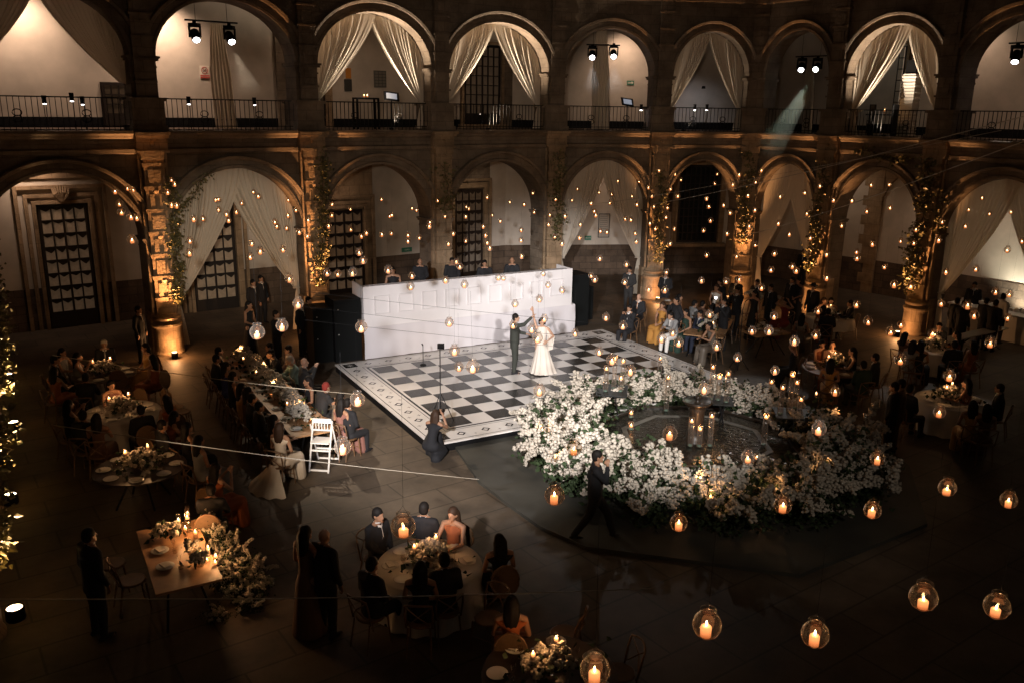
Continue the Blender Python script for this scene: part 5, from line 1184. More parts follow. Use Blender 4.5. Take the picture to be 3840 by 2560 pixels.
CLR=dict(black=(.010,.010,.012),navy=(.014,.018,.035),charcoal=(.022,.021,.021),white=(.62,.60,.56),red=(.16,.018,.012),orange=(.28,.075,.02),mustard=(.36,.17,.035),blue=(.03,.04,.16),mint=(.17,.24,.21),pink=(.20,.09,.07),gold=(.36,.20,.06),rust=(.26,.08,.03),brown=(.10,.05,.03),cream=(.55,.46,.36),green=(.015,.035,.025),plum=(.06,.02,.05),grey=(.22,.22,.22),tan=(.40,.22,.14),sequin=(.12,.10,.08))
def cm(n): return mat('cloth_'+n,CLR[n],.85 if n not in('sequin','gold') else .4)
PG='wedding guests'
def person(x,y,rz,g,ps,label,col='black',hair=None,skin=0,z=0,tie=None,trousers=None,scale=1,hat=None,shirt=True,grp=PG,name='person'):
    B=build_pose(ps,g); o=thing(name,label,'person',(x,y,z),rz,grp); o.scale=(scale,)*3
    bd=link('body',B['body'],o,SK[skin]); 
    if hair!='bald': link('hair',B['hair'],o,{'black':HB,'brown':HBR,'grey':HG,'red':cm('red'),None:HB}[hair])
    if g=='m':
        link('jacket',B['jacket'],o,cm(col)); link('trousers',B['trousers'],o,cm(trousers or (col if col in('black','navy','charcoal','grey','brown') else 'charcoal')))
        if shirt: link('shirt',B['shirt'],o,SHW)
        if tie: link('tie',B['tie'],o,cm(tie))
    else: link('dress',B['dress'],o,cm(col))
    P=POSES[ps]
    key=('sh',ps,g)
    if key not in BODY:
        l=[]
        for s in 'LR':
            m=MB(); a=Vector(P['ank'+s]); limb(m,[a+Vector((0,-.045,-.05)),a+Vector((0,.08,-.05)),a+Vector((0,.165,-.062))],[.042,.040,.026],8); l.append(fuse(m,.014,3,.5))
        BODY[key]=l
    for m in BODY[key]: link('shoe',m,o,cm('black'))
    if hat:
        h=Vector(P['head']); m=MB(); m.lathe([(0,.16),(.07,.155),(.085,.09),(.09,.075),(.16,.07),(.16,.078),(.09,.085)],16,Matrix.Translation(h),False); m.build('hat',cm('black'),o)
    return o
def face(px,py,qx,qy): return math.atan2(-(qx-px),(qy-py))
CPL=Vector((.4,23.9))
def sit(v,tbl,g,ps,label,col='black',zh=1.27,kind='cross',look=None,ch=True,back=.0,**kw):
    """seated guest whose head is seen at pixel v; tbl = point the chair faces"""
    s=kw.get('scale',1); p=G(v[0],v[1],zh*s); t=Vector(tbl[:2]); rz=face(p.x,p.y,t.x,t.y)
    d=Vector((-math.sin(rz),math.cos(rz))); x,y=p.x-d.x*.04,p.y-d.y*.04
    o=person(x,y,rz,g,ps,label,col,**kw)
    if ch: chair(x-d.x*.03,y-d.y*.03,rz,(lambda w_:' '.join(w_) if len(w_)<=16 else ' '.join([q_ for q_ in w_ if q_ not in('a','the')][:16]))(('chair of the '+label).split()),kind)
    return o
def stn(v,at,g,ps,label,col='black',zh=1.64,z0=0,**kw):
    s=kw.get('scale',1); p=G(v[0],v[1],z0+zh*s); rz=face(p.x,p.y,at[0],at[1]) if not isinstance(at,(int,float)) else at
    return person(p.x,p.y,rz,g,ps,label,col,z=z0,**kw)
Z=lambda x,y: c(x,y,800,1280,3.016)
def lt(x,y,side): # facing the long table
    p=G(*Z(x,y),1.27); u=(Vector((p.x,p.y,0))-Vector((lc.x,lc.y,0))).dot(ld); q=lpt(u,0); return (q.x,q.y)
# long table, left side (their backs to the camera's left)
for (x,y),g,ps,col,lb,kw in [
 ((65,108),'m','sit_table','black','man in glasses at the far left corner of the long table',dict(skin=1)),
 ((40,190),'m','sit_lap','black','man in black suit second from the far left of the long table',dict()),
 ((150,275),'w','sit_table','blue','woman in blue near the far left end of the long table',dict()),
 ((230,385),'w','sit_lap','black','dark dressed woman fourth from the far left of the long table',dict()),
 ((325,520),'w','sit_table','gold','woman in a gold dress halfway along the left of the long table',dict()),
 ((398,560),'w','sit_lap','brown','long haired woman next to the gold dress at the long table',dict()),
 ((445,640),'m','sit_table','black','man in black with white collar on the left of the long table',dict()),
 ((525,730),'m','sit_lap','charcoal','man in charcoal suit and pale tie on the left of the long table',dict(tie='white')),
 ((690,880),'w','sit_table','black','dark haired woman bending in near the white gown',dict())]:
    sit(Z(x,y),lt(x,y,0),g,ps,lb,col,**kw)
p=G(*Z(760,960),1.27); o=sit(Z(760,965),tuple(lpt(-lL/2+.1,.0)[:2]),'w','sit_lap','woman in a long pale gown at the near left corner of the long table','cream',hair='brown')
mb=MB(); n=40; vs=[];m_=8
for j in range(m_+1):
    for i in range(n+1):
        a=PI*1.06*i/n-.1; r=.16+.52*(j/m_); vs.append((r*1.0*math.cos(a),.10-r*.95*math.sin(a)*(-.9),.50*(1-(j/m_)**.8)+.02+.02*math.sin(i*1.1)*(j/m_)))
fs=[(j*(n+1)+i,j*(n+1)+i+1,(j+1)*(n+1)+i+1,(j+1)*(n+1)+i) for j in range(m_) for i in range(n)]
mb.add(vs,fs); q=mb.build('gown_skirt',cm('cream'),o,True); q.rotation_euler=(0,0,PI*.75)
for (x,y),g,ps,col,lb,kw in [
 ((628,58),'m','sit_lap','plum','man in dark purple at the far right of the long table',dict(skin=0)),
 ((720,110),'m','sit_lean','black','large man in black beside the man in purple',dict()),
 ((842,88),'m','sit_lap','tan','man in a light shirt on the far right of the long table',dict(skin=1,trousers='charcoal')),
 ((935,182),'m','sit_lean','mint','grey haired man in a mint patterned shirt',dict(hair='grey',skin=1,shirt=False)),
 ((1030,228),'m','sit_phone','charcoal','bald man in grey suit filming with his phone',dict(hair='bald',skin=1)),
 ((1065,440),'w','sit_lap','black','long haired woman between the bald man and the red turban',dict()),
 ((1205,505),'m','sit_lean','charcoal','man in a red turban and grey waistcoat',dict(hair='red')),
 ((1378,620),'w','sit_lean','sequin','long haired woman leaning on the table beside the red turban',dict()),
 ((1455,690),'w','sit_lap','pink','woman with a pink phone right of the long table',dict(skin=0)),
 ((1528,690),'m','sit_lap','black','man in a black suit at the near right corner of the long table',dict())]:
    tg=lt(x,y,0) if x<1300 and x not in (1030,1205) else (CPL.x,CPL.y)
    sit(Z(x,y),tg,g,ps,lb,col,**kw)
X3=lambda x,y: c(x,y,160,1240,3.016)
for (x,y),T,g,ps,col,lb,kw in [
 ((140,325),T1,'m','sit_lap','black','man with a white collar at the left of the farthest left table',dict()),
 ((225,240),T1,'w','sit_table','grey','woman in pale sparkling dress behind the farthest left table',dict()),
 ((400,290),T1,'w','sit_phone','grey','woman raising her arm at the farthest left table',dict()),
 ((692,145),T1,'m','sit_table','black','grey haired man in suit and tie behind the farthest left table',dict(hair='grey',tie='grey')),
 ((1155,185),T1,'w','sit_lap','gold','woman in gold lace right of the farthest left table',dict()),
 ((1235,315),T1,'w','sit_lap','rust','woman in rust dress right of the farthest left table',dict(skin=0)),
 ((135,455),T1,'w','sit_table','rust','woman seen from behind at the near left of the farthest left table',dict()),
 ((465,530),T1,'m','sit_lean','black','man in black leaning between the two left tables',dict()),
 ((775,610),T2,'w','sit_table','pink','woman in pink behind the white left table',dict()),
 ((300,830),T2,'w','sit_phone','black','woman with a glowing phone left of the white left table',dict()),
 ((460,950),T2,'m','sit_lap','black','man in black at the near left of the white left table',dict()),
 ((612,985),T2,'w','sit_table','brown','dark haired woman in front of the white left table',dict()),
 ((1105,890),T2,'m','sit_lap','black','man in a dark jacket with a white collar before the white left table',dict()),
 ((1390,780),T2,'w','sit_lap','orange','woman in orange at the right of the white left table',dict()),
 ((1400,960),T2,'w','sit_lean','rust','woman in rust leaning at the near right of the white left table',dict()),
 ((1358,1060),T2,'m','sit_lap','black','man with a bow collar at the near right of the white left table',dict()),
 ((1640,1085),T3,'w','sit_lap','black','woman in black right of the empty dark table, farthest back',dict()),
 ((1775,1235),T3,'w','sit_lap','grey','woman in grey patterned dress right of the empty dark table',dict())]:
    tg=T if not (x>1600 or x in(1358,1400)) else CPL
    sit(X3(x,y),(tg[0],tg[1]),g,ps,lb,col,kind='oval' if 1000<x<1500 else 'cross',**kw)
chair(*G(*X3(1195,830),.5).xy,-.3,'brown oval backed chair standing empty beside the white left table','oval'); chair(*G(*X3(1500,850),.5).xy,-.9,'left of the pair of empty brown oval backed chairs near the long table','oval'); chair(*G(*X3(1570,900),.5).xy,-1.0,'right of the pair of empty brown oval backed chairs near the long table','oval'); chair(*G(*X3(890,620),.5).xy,.2,'empty oval backed chair between the two far left tables','oval')
Z7=lambda x,y: c(x,y,0,1700,1.8234)
o=sit((497,1075),(CPL.x,CPL.y),'w','sit_phone','woman in a coral sari with crossed legs holding a bright phone','orange',kind='oval',skin=1)
o=sit((480,1128),(T3.x+1,T3.y+5),'m','sit_lean','man in a dark suit with a white collar above the square wooden table','black',kind='oval')
p=G(*Z7(1445,215),.95); q=single('phone',MB().box(-.035,.035,-.004,.004,-.07,.07).mesh('phone',False,mat('phone_screen',(.5,.5,.6),emit=1.2,ecol=(.8,.85,1),sample=False)),p,.5,'bright phone in the hands of the woman in coral','phone',None)
stn(Z7(600,565),(c4.x,c4.y),'m','stand','waiter in black standing left of the square wooden table')
chair(*G(*Z7(905,930),.3).xy,r4-PI/2+.15,'nearer empty chair tucked at the left of the square wooden table','cross'); chair(*G(*Z7(760,740),.5).xy,r4-PI/2,'farther empty chair at the left of the square wooden table','cross')
stn((700,1225),(3,20),'w','stand_clasp','woman with long hair standing at the left of the pair in front',col='brown'); stn((742,1232),(3,20),'m','stand','bald man in black standing at the right of the pair in front',hair='bald')
z8_=lambda x,y: c(x,y,1280,1700,1.8234)
for (x,y),tg,g,ps,col,lb,kw in [
 ((253,415),T5,'m','sit_lap','black','man with short hair behind the left of the front white table',dict()),
 ((567,370),CPL,'m','sit_lap','black','man with short hair behind the front white table',dict()),
 ((760,410),T5,'w','sit_table','rust','woman in an orange lace dress behind the front white table',dict(hair='brown')),
 ((215,750),T5,'m','sit_lap','black','man with a white collar at the near left of the front white table',dict()),
 ((542,780),T5,'w','sit_lap','black','woman with straight hair in front of the front white table',dict()),
 ((700,720),T5,'m','sit_lap','black','broad man in black in front of the front white table',dict()),
 ((1078,590),(-.9,14),'w','sit_lap','black','woman with very long hair right of the front white table',dict()),
 ((1165,1015),CPL,'w','sit_lap','orange','woman in orange seen from behind at the bottom table',dict())]:
    sit(z8_(x,y),(tg[0],tg[1]),g,ps,lb,col,kind='oval' if x>700 else 'cross',**kw)
chair(*G(*z8_(1530,1170),.6).xy,1.2,'empty wooden chair at the far right of the bottom table','cross'); chair(*G(*z8_(1900,1480),.5).xy,1.9,'empty wooden chair at the right of the bottom table','cross'); chair(*G(*z8_(1010,1110),.5).xy,2.6,'dark empty chair left of the woman in orange at the bottom table','cross')
# right side
Y=lambda x,y: c(x,y,2300,900,3.92)
for (x,y),tg,g,ps,col,lb,kw in [
 ((375,835),CPL,'m','sit_lap','black','bald older man in suit and tie seated just right of the stage',dict(hair='bald',tie='tan',skin=1)),
 ((235,1000),CPL,'m','sit_phone','black','man in black holding a camera beside the older man',dict()),
 ((722,955),CPL,'w','sit_lap','mustard','woman in a long mustard dress right of the dance floor',dict(hair='brown')),
 ((885,985),rtc,'m','sit_lap','black','man in black behind the mustard dress',dict()),
 ((900,1080),CPL,'m','sit_lean','grey','man in light grey trousers leaning beside the mustard dress',dict(trousers='white')),
 ((975,840),rtc,'w','sit_lap','brown','woman behind the far side of the right long table',dict()),
 ((1065,1060),CPL,'w','sit_lap','green','woman in dark green with long hair before the right long table',dict()),
 ((1275,1080),CPL,'m','sit_lap','navy','man in open navy jacket and pale shirt',dict(skin=0)),
 ((1470,975),rtc,'w','sit_table','brown','woman behind the right end of the right long table',dict()),
 ((1200,930),rtc,'m','sit_table','grey','blurred person in grey behind the right long table',dict()),
 ((1320,940),rtc,'m','sit_table','brown','blurred person in brown behind the right long table',dict()),
 ((1640,960),rtc,'m','sit_lap','black','man in black between the long and short oak tables',dict())]:
    sit(Y(x,y),(tg[0],tg[1]),g,ps,lb,col,**kw)
o=bpy.context.scene.objects
sit(Y(1480,1230),(CPL.x,CPL.y),'w','sit_lean','woman in a dark glittering dress before the short oak table','sequin')
chair(*G(*Y(2100,1300),.6).xy,2.2,'light wooden chair at the right of the short oak table','cross'); chair(*G(*Y(1920,1230),.6).xy,2.7,'darker wooden chair behind the short oak table','cross'); 
for (x,y),at,g,ps,col,lb,kw in [
 ((242,440),CPL,'m','stand_clasp','charcoal','man in grey suit and tie standing right of the stage',dict(tie='black')),
 ((778,500),CPL,'m','stand_clasp','black','man in black standing right of the slim gold pilaster',dict()),
 ((1525,695),CPL,'w','stand_clasp','white','woman in a white blouse standing among the right guests',dict(hair='brown')),
 ((1570,620),CPL,'m','stand','black','man standing behind the woman in white',dict()),
 ((1815,590),CPL,'m','stand_clasp','black','tall man in open black jacket before the lit plinth',dict(skin=2)),
 ((1835,740),CPL,'m','stand_camera','black','man in black holding up a camera among the right guests',dict()),
 ((2120,625),CPL,'m','stand_clasp','charcoal','man with folded hands right of the tall bouquet',dict()),
 ((2325,700),CPL,'m','stand','black','man in black suit right of the tall bouquet',dict()),
 ((2085,790),CPL,'w','stand','black','woman in black beside the tall bouquet',dict()),
 ((1640,905),CPL,'m','stand_camera','black','videographer in black with a bright camera light',dict())]:
    stn(Y(x,y),(at[0],at[1]),g,ps,lb,col,**kw)
p=G(*Y(1505,850),1.5); o=thing('camera_light','small bright white video light held by the videographer','lamp',p); mb=MB(); mb.box(-.04,.04,-.03,.03,-.03,.03); mb.build('housing',BLACK,o); mb=MB(); mb.lathe([(0,0),(.035,0)],10,Matrix.Translation((0,-.032,0))@Matrix.Rotation(PI/2,4,'X')); mb.build('lens',LENS,o)
R9_=lambda x,y: c(x,y,2900,900,3.92)
for (x,y),tg,g,ps,col,lb,kw in [
 ((175,905),CPL,'w','sit_armsup','red','woman in a long red dress left of the hat table',dict()),
 ((750,890),T9,'w','sit_table','brown','left of two guests behind the hat table',dict(hair='brown')),
 ((850,895),T9,'w','sit_table','grey','woman in pale lace behind the hat table',dict()),
 ((1130,930),T9,'m','sit_table','black','man in black at the right of the hat table',dict()),
 ((740,1010),T9,'w','sit_lap','rust','woman in front of the hat table',dict()),
 ((810,1050),T9,'m','sit_lap','black','man with a white lapel before the hat table',dict()),
 ((430,1130),T9,'w','sit_lap','sequin','woman in a sparkling dress at the near left of that table',dict())]:
    sit(R9_(x,y),(tg[0],tg[1]),g,ps,lb,col,**kw)
stn(R9_(597,690),(1,24),'m','stand','man in black with a brimmed hat by the golden vine pilaster',hat=True); stn(R9_(455,170),(1,24),'m','stand','silhouette of a person deep under the seventh ground arch',zh=1.64); stn(R9_(285,590),(1,24),'m','stand','left dark figure under the narrow curtained arch'); stn(R9_(375,600),(1,24),'w','stand_clasp','right dark figure under the narrow curtained arch, with a lit hand')
Q=lambda x,y: c(x,y,2560,850,1.8234)
for (x,y),tg,g,ps,col,lb,kw in [
 ((760,810),CPL,'w','sit_armsup','black','woman in a black dress with both arms raised behind the flower ring',dict()),
 ((1015,925),T10,'w','sit_lap','gold','woman with long black hair before the brown round table',dict()),
 ((955,800),T10,'w','sit_table','rust','woman in rust behind the brown round table',dict()),
 ((1025,810),T10,'m','sit_table','brown','bald man behind the brown round table',dict(hair='bald')),
 ((1160,850),T10,'w','sit_table','black','woman at the far right of the brown round table',dict()),
 ((1235,940),T10,'m','sit_lap','green','man in dark green at the near right of the brown round table',dict()),
 ((1315,890),T10,'m','sit_lap','black','man in black at the right of the brown round table',dict()),
 ((1525,745),T11,'w','sit_table','brown','woman at the left of the green vine table',dict()),
 ((1578,800),T11,'w','sit_lap','grey','woman in a pale lace dress at the near left of the green vine table',dict()),
 ((1632,805),T11,'w','sit_lap','black','woman in black with long hair at the near left of the green vine table',dict()),
 ((1755,680),T11,'m','sit_table','black','man in a dark jacket and white shirt behind the green vine table',dict(tie='black')),
 ((1858,805),T11,'m','sit_lap','black','man in black at the near right of the green vine table',dict()),
 ((1872,735),T11,'w','sit_table','rust','woman at the right of the green vine table',dict()),
 ((1985,800),(T11.x,T11.y),'w','sit_lap','rust','woman in dark red sitting apart right of the green vine table',dict()),
 ((1560,1105),T12,'m','sit_lap','black','man in black suit at the left of the nearest right table',dict(tie='grey')),
 ((1942,1065),T12,'w','sit_table','rust','woman behind the nearest right table',dict()),
 ((1985,1215),T12,'w','sit_lap','gold','woman in a draped golden skirt in front of the nearest right table',dict()),
 ((2080,1240),T12,'w','sit_lap','brown','woman in brown beside the golden skirt',dict()),
 ((2165,1100),T12,'m','sit_lap','black','man in black at the right of the nearest right table',dict())]:
    sit(Q(x,y),(tg[0],tg[1]),g,ps,lb,col,**kw)
for (x,y),at,g,ps,col,lb,kw in [
 ((1455,1095),CPL,'m','stand','black','left person of the pair standing left of the nearest right table',dict()),
 ((1500,1075),CPL,'m','stand','brown','right person of the pair standing left of the nearest right table',dict()),
 ((1878,510),(20,30),'m','stand','black','left man standing with his back turned near the buffet',dict()),
 ((1925,530),(20,30),'m','stand','black','second man from the left standing near the buffet',dict()),
 ((2078,510),(20,30),'m','stand','black','third man standing with his back turned before the buffet counter',dict()),
 ((2142,525),(20,30),'m','stand','black','right man of the pair standing before the buffet counter',dict()),
 ((2192,480),(20,30),'m','stand','white','man in a white shirt at the buffet counter',dict()),
 ((1998,400),(10,20),'m','stand','black','dark figure inside the last ground arch on the right',dict())]:
    stn(Q(x,y),(at[0],at[1]),g,ps,lb,col,**kw)
# left standing silhouettes
for v,at,g,ps,lb in [((316,712),CPL,'m','stand','dark standing guard left of the first lit pilaster'),((598,640),CPL,'m','stand','tall silhouette before the first curtained ground arch'),((580,650),CPL,'m','stand','shorter silhouette touching the tall one before the curtain'),((570,700),CPL,'w','stand_clasp','woman with her arm out left of the standing group before the curtain'),((632,722),CPL,'m','stand_clasp','dark man at the right of the standing group before the curtain'),((690,700),CPL,'m','stand','left dark man before the pilaster left of the speakers'),((708,690),CPL,'m','stand','right dark man before the pilaster left of the speakers')]:
    stn(v,(at[0],at[1]),g,ps,lb)
# musicians on the stage, seen over the booth
B5=lambda x,y: c(x,y,1280,850,1.8234)
for (x,y),g,ps,lb,hr in [((352,292),'w','stand_clasp','musician bending at the left end behind the white booth',None),((537,235),'m','stand_clasp','bald musician behind the left part of the white booth','bald'),((757,228),'m','stand_clasp','musician with short hair behind the middle of the white booth',None),((980,245),'m','stand','musician lost in the dark behind the white booth',None),((1168,225),'m','stand_clasp','bald broad musician behind the right part of the white booth','bald')]:
    p=G(*B5(x,y),1.0+1.64); v=Vector((p.x,p.y))-SB.xy
    person(p.x,p.y,face(p.x,p.y,CPL.x-1,CPL.y-8),g,ps,lb,z=1.0,hair=hr,grp='musicians behind the booth',shirt=False,scale=.98)
# ------------------------------------------------ the couple
gp=G(1181,856,.22); bp_=G(1240,857,.22)
gr=person(gp.x,gp.y,face(gp.x,gp.y,bp_.x+.05,bp_.y-.05),'m','groom','groom in a dark green suit raising one hand to the bride on the dance floor','charcoal',skin=1,z=.22,scale=1.0,grp=None)
q=bpy.data.materials.new('groom_suit'); 
GS=mat('groom_suit_green',(.030,.033,.027),.85)
for ch_ in gr.children:
    if ch_.name.split('.')[0] in('jacket','trousers'): ch_.material_slots[0].link='OBJECT'; ch_.material_slots[0].material=GS
# bride: body with one arm raised, cream gown with pleats, cape sleeve
P=dict(pel=(0.02,0,.90),chest=(.04,.0,1.25),neck=(.05,.01,1.41),head=(.03,.03,1.53),shL=(-.13,0,1.34),shR=(.21,0,1.33),elL=(-.20,-.02,1.60),wrL=(-.24,.03,1.84),elR=(.36,-.05,1.12),wrR=(.20,.10,1.0))
o=thing('person','bride in a long cream gown raising her arm to the groom on the dance floor','person',(bp_.x,bp_.y,.22),PI*.96,None)
b=MB(); head(b,P); limb(b,[P['neck'],Vector(P['head'])+Vector((0,-.015,-.05))],[.044,.042]); limb(b,[P['chest'],P['neck']],[.09,.05]); limb(b,[P['pel'],P['chest']],[.10,.092])
for s in 'LR':
    limb(b,[P['neck'],P['sh'+s]],[.045,.045]); limb(b,[P['sh'+s],P['el'+s],P['wr'+s]],[.042,.034,.023]); hand(b,P['wr'+s],Vector(P['wr'+s])-Vector(P['el'+s]),(0,1,0),1 if s=='L' else -1)
limb(b,[(-.08,0,.9),(-.09,.02,.5),(-.09,0,.1)],[.085,.055,.04]); limb(b,[(.1,0,.9),(.1,.02,.5),(.1,0,.1)],[.085,.055,.04])
link('body',fuse(b,.011,4,.3),o,SK[1])
def mirx(me): 
    return me
GOWN=fabric('bridal_satin',(.66,.60,.53),.1)
mb=MB(); vs=[];n=96;rings=[(1.40,.10,.085),(1.34,.135,.115),(1.25,.148,.128),(1.12,.132,.118),(1.02,.126,.115),(.94,.138,.128),(.80,.165,.15),(.6,.20,.19),(.4,.24,.235),(.2,.285,.28),(.03,.33,.32)]
for z,rx,ry in rings:
    f_=max(0,(.95-z)/.95)
    for i in range(n):
        a=2*PI*i/n; k=1+f_*(.055*math.sin(a*13+z*1.5)+.03*math.sin(a*7+1)); tr=f_*.12*max(0,math.cos(a-.2))**3; vs.append((.03+(rx+tr)*k*math.cos(a)-.0*f_,ry*k*math.sin(a)-.05*f_,z))
fs=[(j*n+i,(j+1)*n+i,(j+1)*n+(i+1)%n,j*n+(i+1)%n) for j in range(len(rings)-1) for i in range(n)]
mb.add(vs,fs); mb.build('gown',GOWN,o,True)
mb=MB(); vs=[];fs=[];m=18;n2=10     # cape sleeve falling from the shoulder over the bent arm
for j in range(m+1):
    v=j/m
    for i in range(n2+1):
        u=i/n2; top=Vector((.16+.06*u,.04-.10*u,1.39)); mid=Vector((.20+.20*u,.10-.2*u,1.10)); bot=Vector((.22+.12*u,.12-.18*u,.72))
        q_=top.lerp(mid,min(1,v*2)) if v<.5 else mid.lerp(bot,(v-.5)*2); vs.append(tuple(q_+Vector((0,.018*math.sin(i*2.1),0))))
for j in range(m):
    for i in range(n2): a=j*(n2+1)+i; fs.append((a,a+1,a+n2+2,a+n2+1))
mb.add(vs,fs); mb.build('cape_sleeve',GOWN,o,True)
h=Vector(P['head']); b=MB(); b.sphere(h+Vector((0,-.030,.04)),(.088,.088,.092),12,10); b.sphere(h+Vector((0,-.06,-.03)),(.075,.06,.09),10,8); b.sphere(h+Vector((.0,-.10,-.08)),(.055,.05,.06),10,8); b.sphere(h+Vector((0,-.01,.065)),(.090,.098,.075),12,8); limb(b,[h+Vector((-.078,-.01,.04)),h+Vector((-.082,-.03,-.06))],[.03,.026],8); limb(b,[h+Vector((.078,-.01,.04)),h+Vector((.082,-.03,-.06))],[.03,.026],8); link('hair',fuse(b,.013,3,.5),o,HB)
mb=MB(); mb.sphere((.06,.085,1.36),(.016,.01,.024),8,6); mb.build('pendant',mat('ruby_pendant',(.35,.05,.02),.3),o)
for q_ in o.children:
    me_=q_.data
    for v_ in me_.vertices: v_.co.x*=-1
    me_.flip_normals(); me_.update()
# walking man, crouching photographer
wk=G(1362,1238,0); person(wk.x,wk.y,-PI/2-.05,'m','walk','man in black walking past the flower ring with a phone at his ear','black',skin=0,grp=None,shirt=False)
ph=G(992,1052,0); pq=person(ph.x,ph.y,face(ph.x,ph.y,CPL.x,CPL.y),'w','crouch','photographer with long brown hair crouching at the corner of the dance floor','black',hair='brown',grp=None)
mb=MB(); mb.box(-.07,.07,.45,.53,.88,1.0); mb.lathe([(0,0),(.04,0),(.045,.1),(0,.1)],12,Matrix.Translation((0,.53,.94))@Matrix.Rotation(-PI/2,4,'X')); cq=mb.build('photo_camera',BLACK); cq.location=ph; cq.rotation_euler=(0,0,face(ph.x,ph.y,CPL.x,CPL.y)); tag(cq,'black camera held by the crouching photographer','camera')
wk2=G(1548,800,0); person(wk2.x,wk2.y,1.9,'m','walk','man in black stepping onto the right edge of the dance floor','black',z=0,shirt=False)
bpy.data.collections.remove(_tmp)
# ================================================================ fountain inside the flower ring
FC=Vector((4.25,18.55,0)); RW_=2.45
fo=thing('stone_fountain','dark octagonal stone fountain with a pedestal bowl inside the ring of flowers','fountain',FC)
WST=mat('wet_dark_stone',(.028,.020,.014),.35,.4,4,.4,spec=.4)
oct8=[(math.cos(PI/8+k*PI/4),math.sin(PI/8+k*PI/4)) for k in range(8)]
def octring(ro,ri,z0,z1,m,name,mb=None):
    b=MB(); vs=[(x*ro,y*ro,z0) for x,y in oct8]+[(x*ro,y*ro,z1) for x,y in oct8]+[(x*ri,y*ri,z1) for x,y in oct8]+[(x*ri,y*ri,z0) for x,y in oct8]
    fs=[]
    for k in range(8):
        q=(k+1)%8; fs+=[(k,q,8+q,8+k),(8+k,8+q,16+q,16+k),(16+k,16+q,24+q,24+k)]
    b.add(vs,fs); return b.build(name,m,fo)
octring(RW_,RW_-.12,.07,.36,WST,'basin_wall')
octring(1.75,1.62,.07,.335,mat('pale_stone_kerb',(.11,.10,.08),.6,.4,3),'inner_kerb')
mb=MB(); mb.lathe([(0,.075),(.30,.075),(.30,.3),(.22,.36),(.20,.5),(.17,.62),(.17,1.0),(.20,1.06),(.17,1.10),(.19,1.14),(.29,1.19),(.345,1.25),(.34,1.285),(.29,1.255),(.12,1.22),(.05,1.24),(.045,1.32),(.07,1.36),(.03,1.40),(0,1.41)],24,cap=False); mb.build('pedestal_bowl',WST,fo,True)
def water_mat():
    m=mat('dark_water',(.010,.010,.008),.06,spec=.9); nt=m.node_tree; b=nt.nodes['Principled BSDF']; nz=nt.nodes.new('ShaderNodeTexNoise'); nz.inputs['Scale'].default_value=9; nz.inputs['Detail'].default_value=3
    tc=nt.nodes.new('ShaderNodeTexCoord'); nt.links.new(tc.outputs['Object'],nz.inputs['Vector']); bp=nt.nodes.new('ShaderNodeBump'); bp.inputs['Strength'].default_value=.55; bp.inputs['Distance'].default_value=.05
    nt.links.new(nz.outputs['Fac'],bp.inputs['Height']); nt.links.new(bp.outputs['Normal'],b.inputs['Normal']); return m
WAT=water_mat()
mb=MB(); mb.add([(x*(RW_-.13),y*(RW_-.13),.32) for x,y in oct8],[tuple(range(8))]); w=mb.build('water',WAT); w.location=FC; tag(w,kind='structure')
# ---- flowering bushes
def bush_meshes(seed):
    R=random.Random(seed); fol=MB()
    for _ in range(52):
        p=(R.gauss(0,.33),R.gauss(0,.30),.30+abs(R.gauss(0,.24))); leafcards(fol,p,11,(.11,.11,.09),.10,R)
    for _ in range(24): leafcards(fol,(R.uniform(-.55,.55),R.uniform(-.5,.5),.12),9,(.12,.12,.08),.12,R)
    sprays=[]
    for k in range(24):
        a=R.uniform(0,2*PI); d=Vector((math.cos(a),math.sin(a),0)); p=Vector((R.gauss(0,.24),R.gauss(0,.22),.30+abs(R.gauss(0,.10)))); v=(d*R.uniform(.3,1.0)+Vector((0,0,R.uniform(.15,1.3)))).normalized(); p=p+d*R.uniform(.0,.22)
        mb=MB(); pts=[]; n=R.randint(5,9); q=p.copy()
        for j in range(n+4):
            q=q+v*.062; v=(v+Vector((R.gauss(0,.16),R.gauss(0,.16),-.07+R.gauss(0,.1)))).normalized(); pts.append(q.copy())
        if k%3==0: pts=pts[:6]
        for j,q in enumerate(pts[3:]):
            s=(.074*(1.2-.45*j/len(pts)) if k%3 else .125)
            for _ in range(7 if k%3 else 15):
                e=Vector((R.gauss(0,1),R.gauss(0,1),R.gauss(0,1))).normalized()*s*.85; b=len(mb.v); r=min(s,.075)*R.uniform(.38,.62); mb.sphere(q+e,(r,r,r*.8),6,4)
                for i in range(b,len(mb.v)): mb.v[i]=tuple(Vector(mb.v[i])+Vector((R.gauss(0,1),R.gauss(0,1),R.gauss(0,1)))*r*.2)
        sprays.append((mb.mesh('flower_spray',True,BLOOM),MB().tube([p]+pts,.006,4).mesh('spray_stem',False,LEAF)))
    return fol.mesh('foliage',False,LEAF),sprays
BM=[bush_meshes(s) for s in (1,2,3,4,5)]
def bush(loc,rz,s,k,label,grp='white flowering bushes in the ring around the fountain',nsp=24,sz=None):
    fm,sp=BM[k%5]; o=thing('flower_bush',label,'flowers',loc,rz,grp); o.scale=(s,s,(sz or s))
    link('foliage',fm,o)
    for a,b in sp[:nsp]: q=link('flower_spray',a,o); link('spray_stem',b,q)
    return o
ang_names=['right','back right, nearer the right','back right','back centre right','back centre','back centre left','back left','back left, nearer the left','left','front left, nearer the left','front left','front centre left','front centre','front centre right','front right','front right, nearer the right']
N=22; k=0; seenb=set()
EA,EB=2.98,3.2
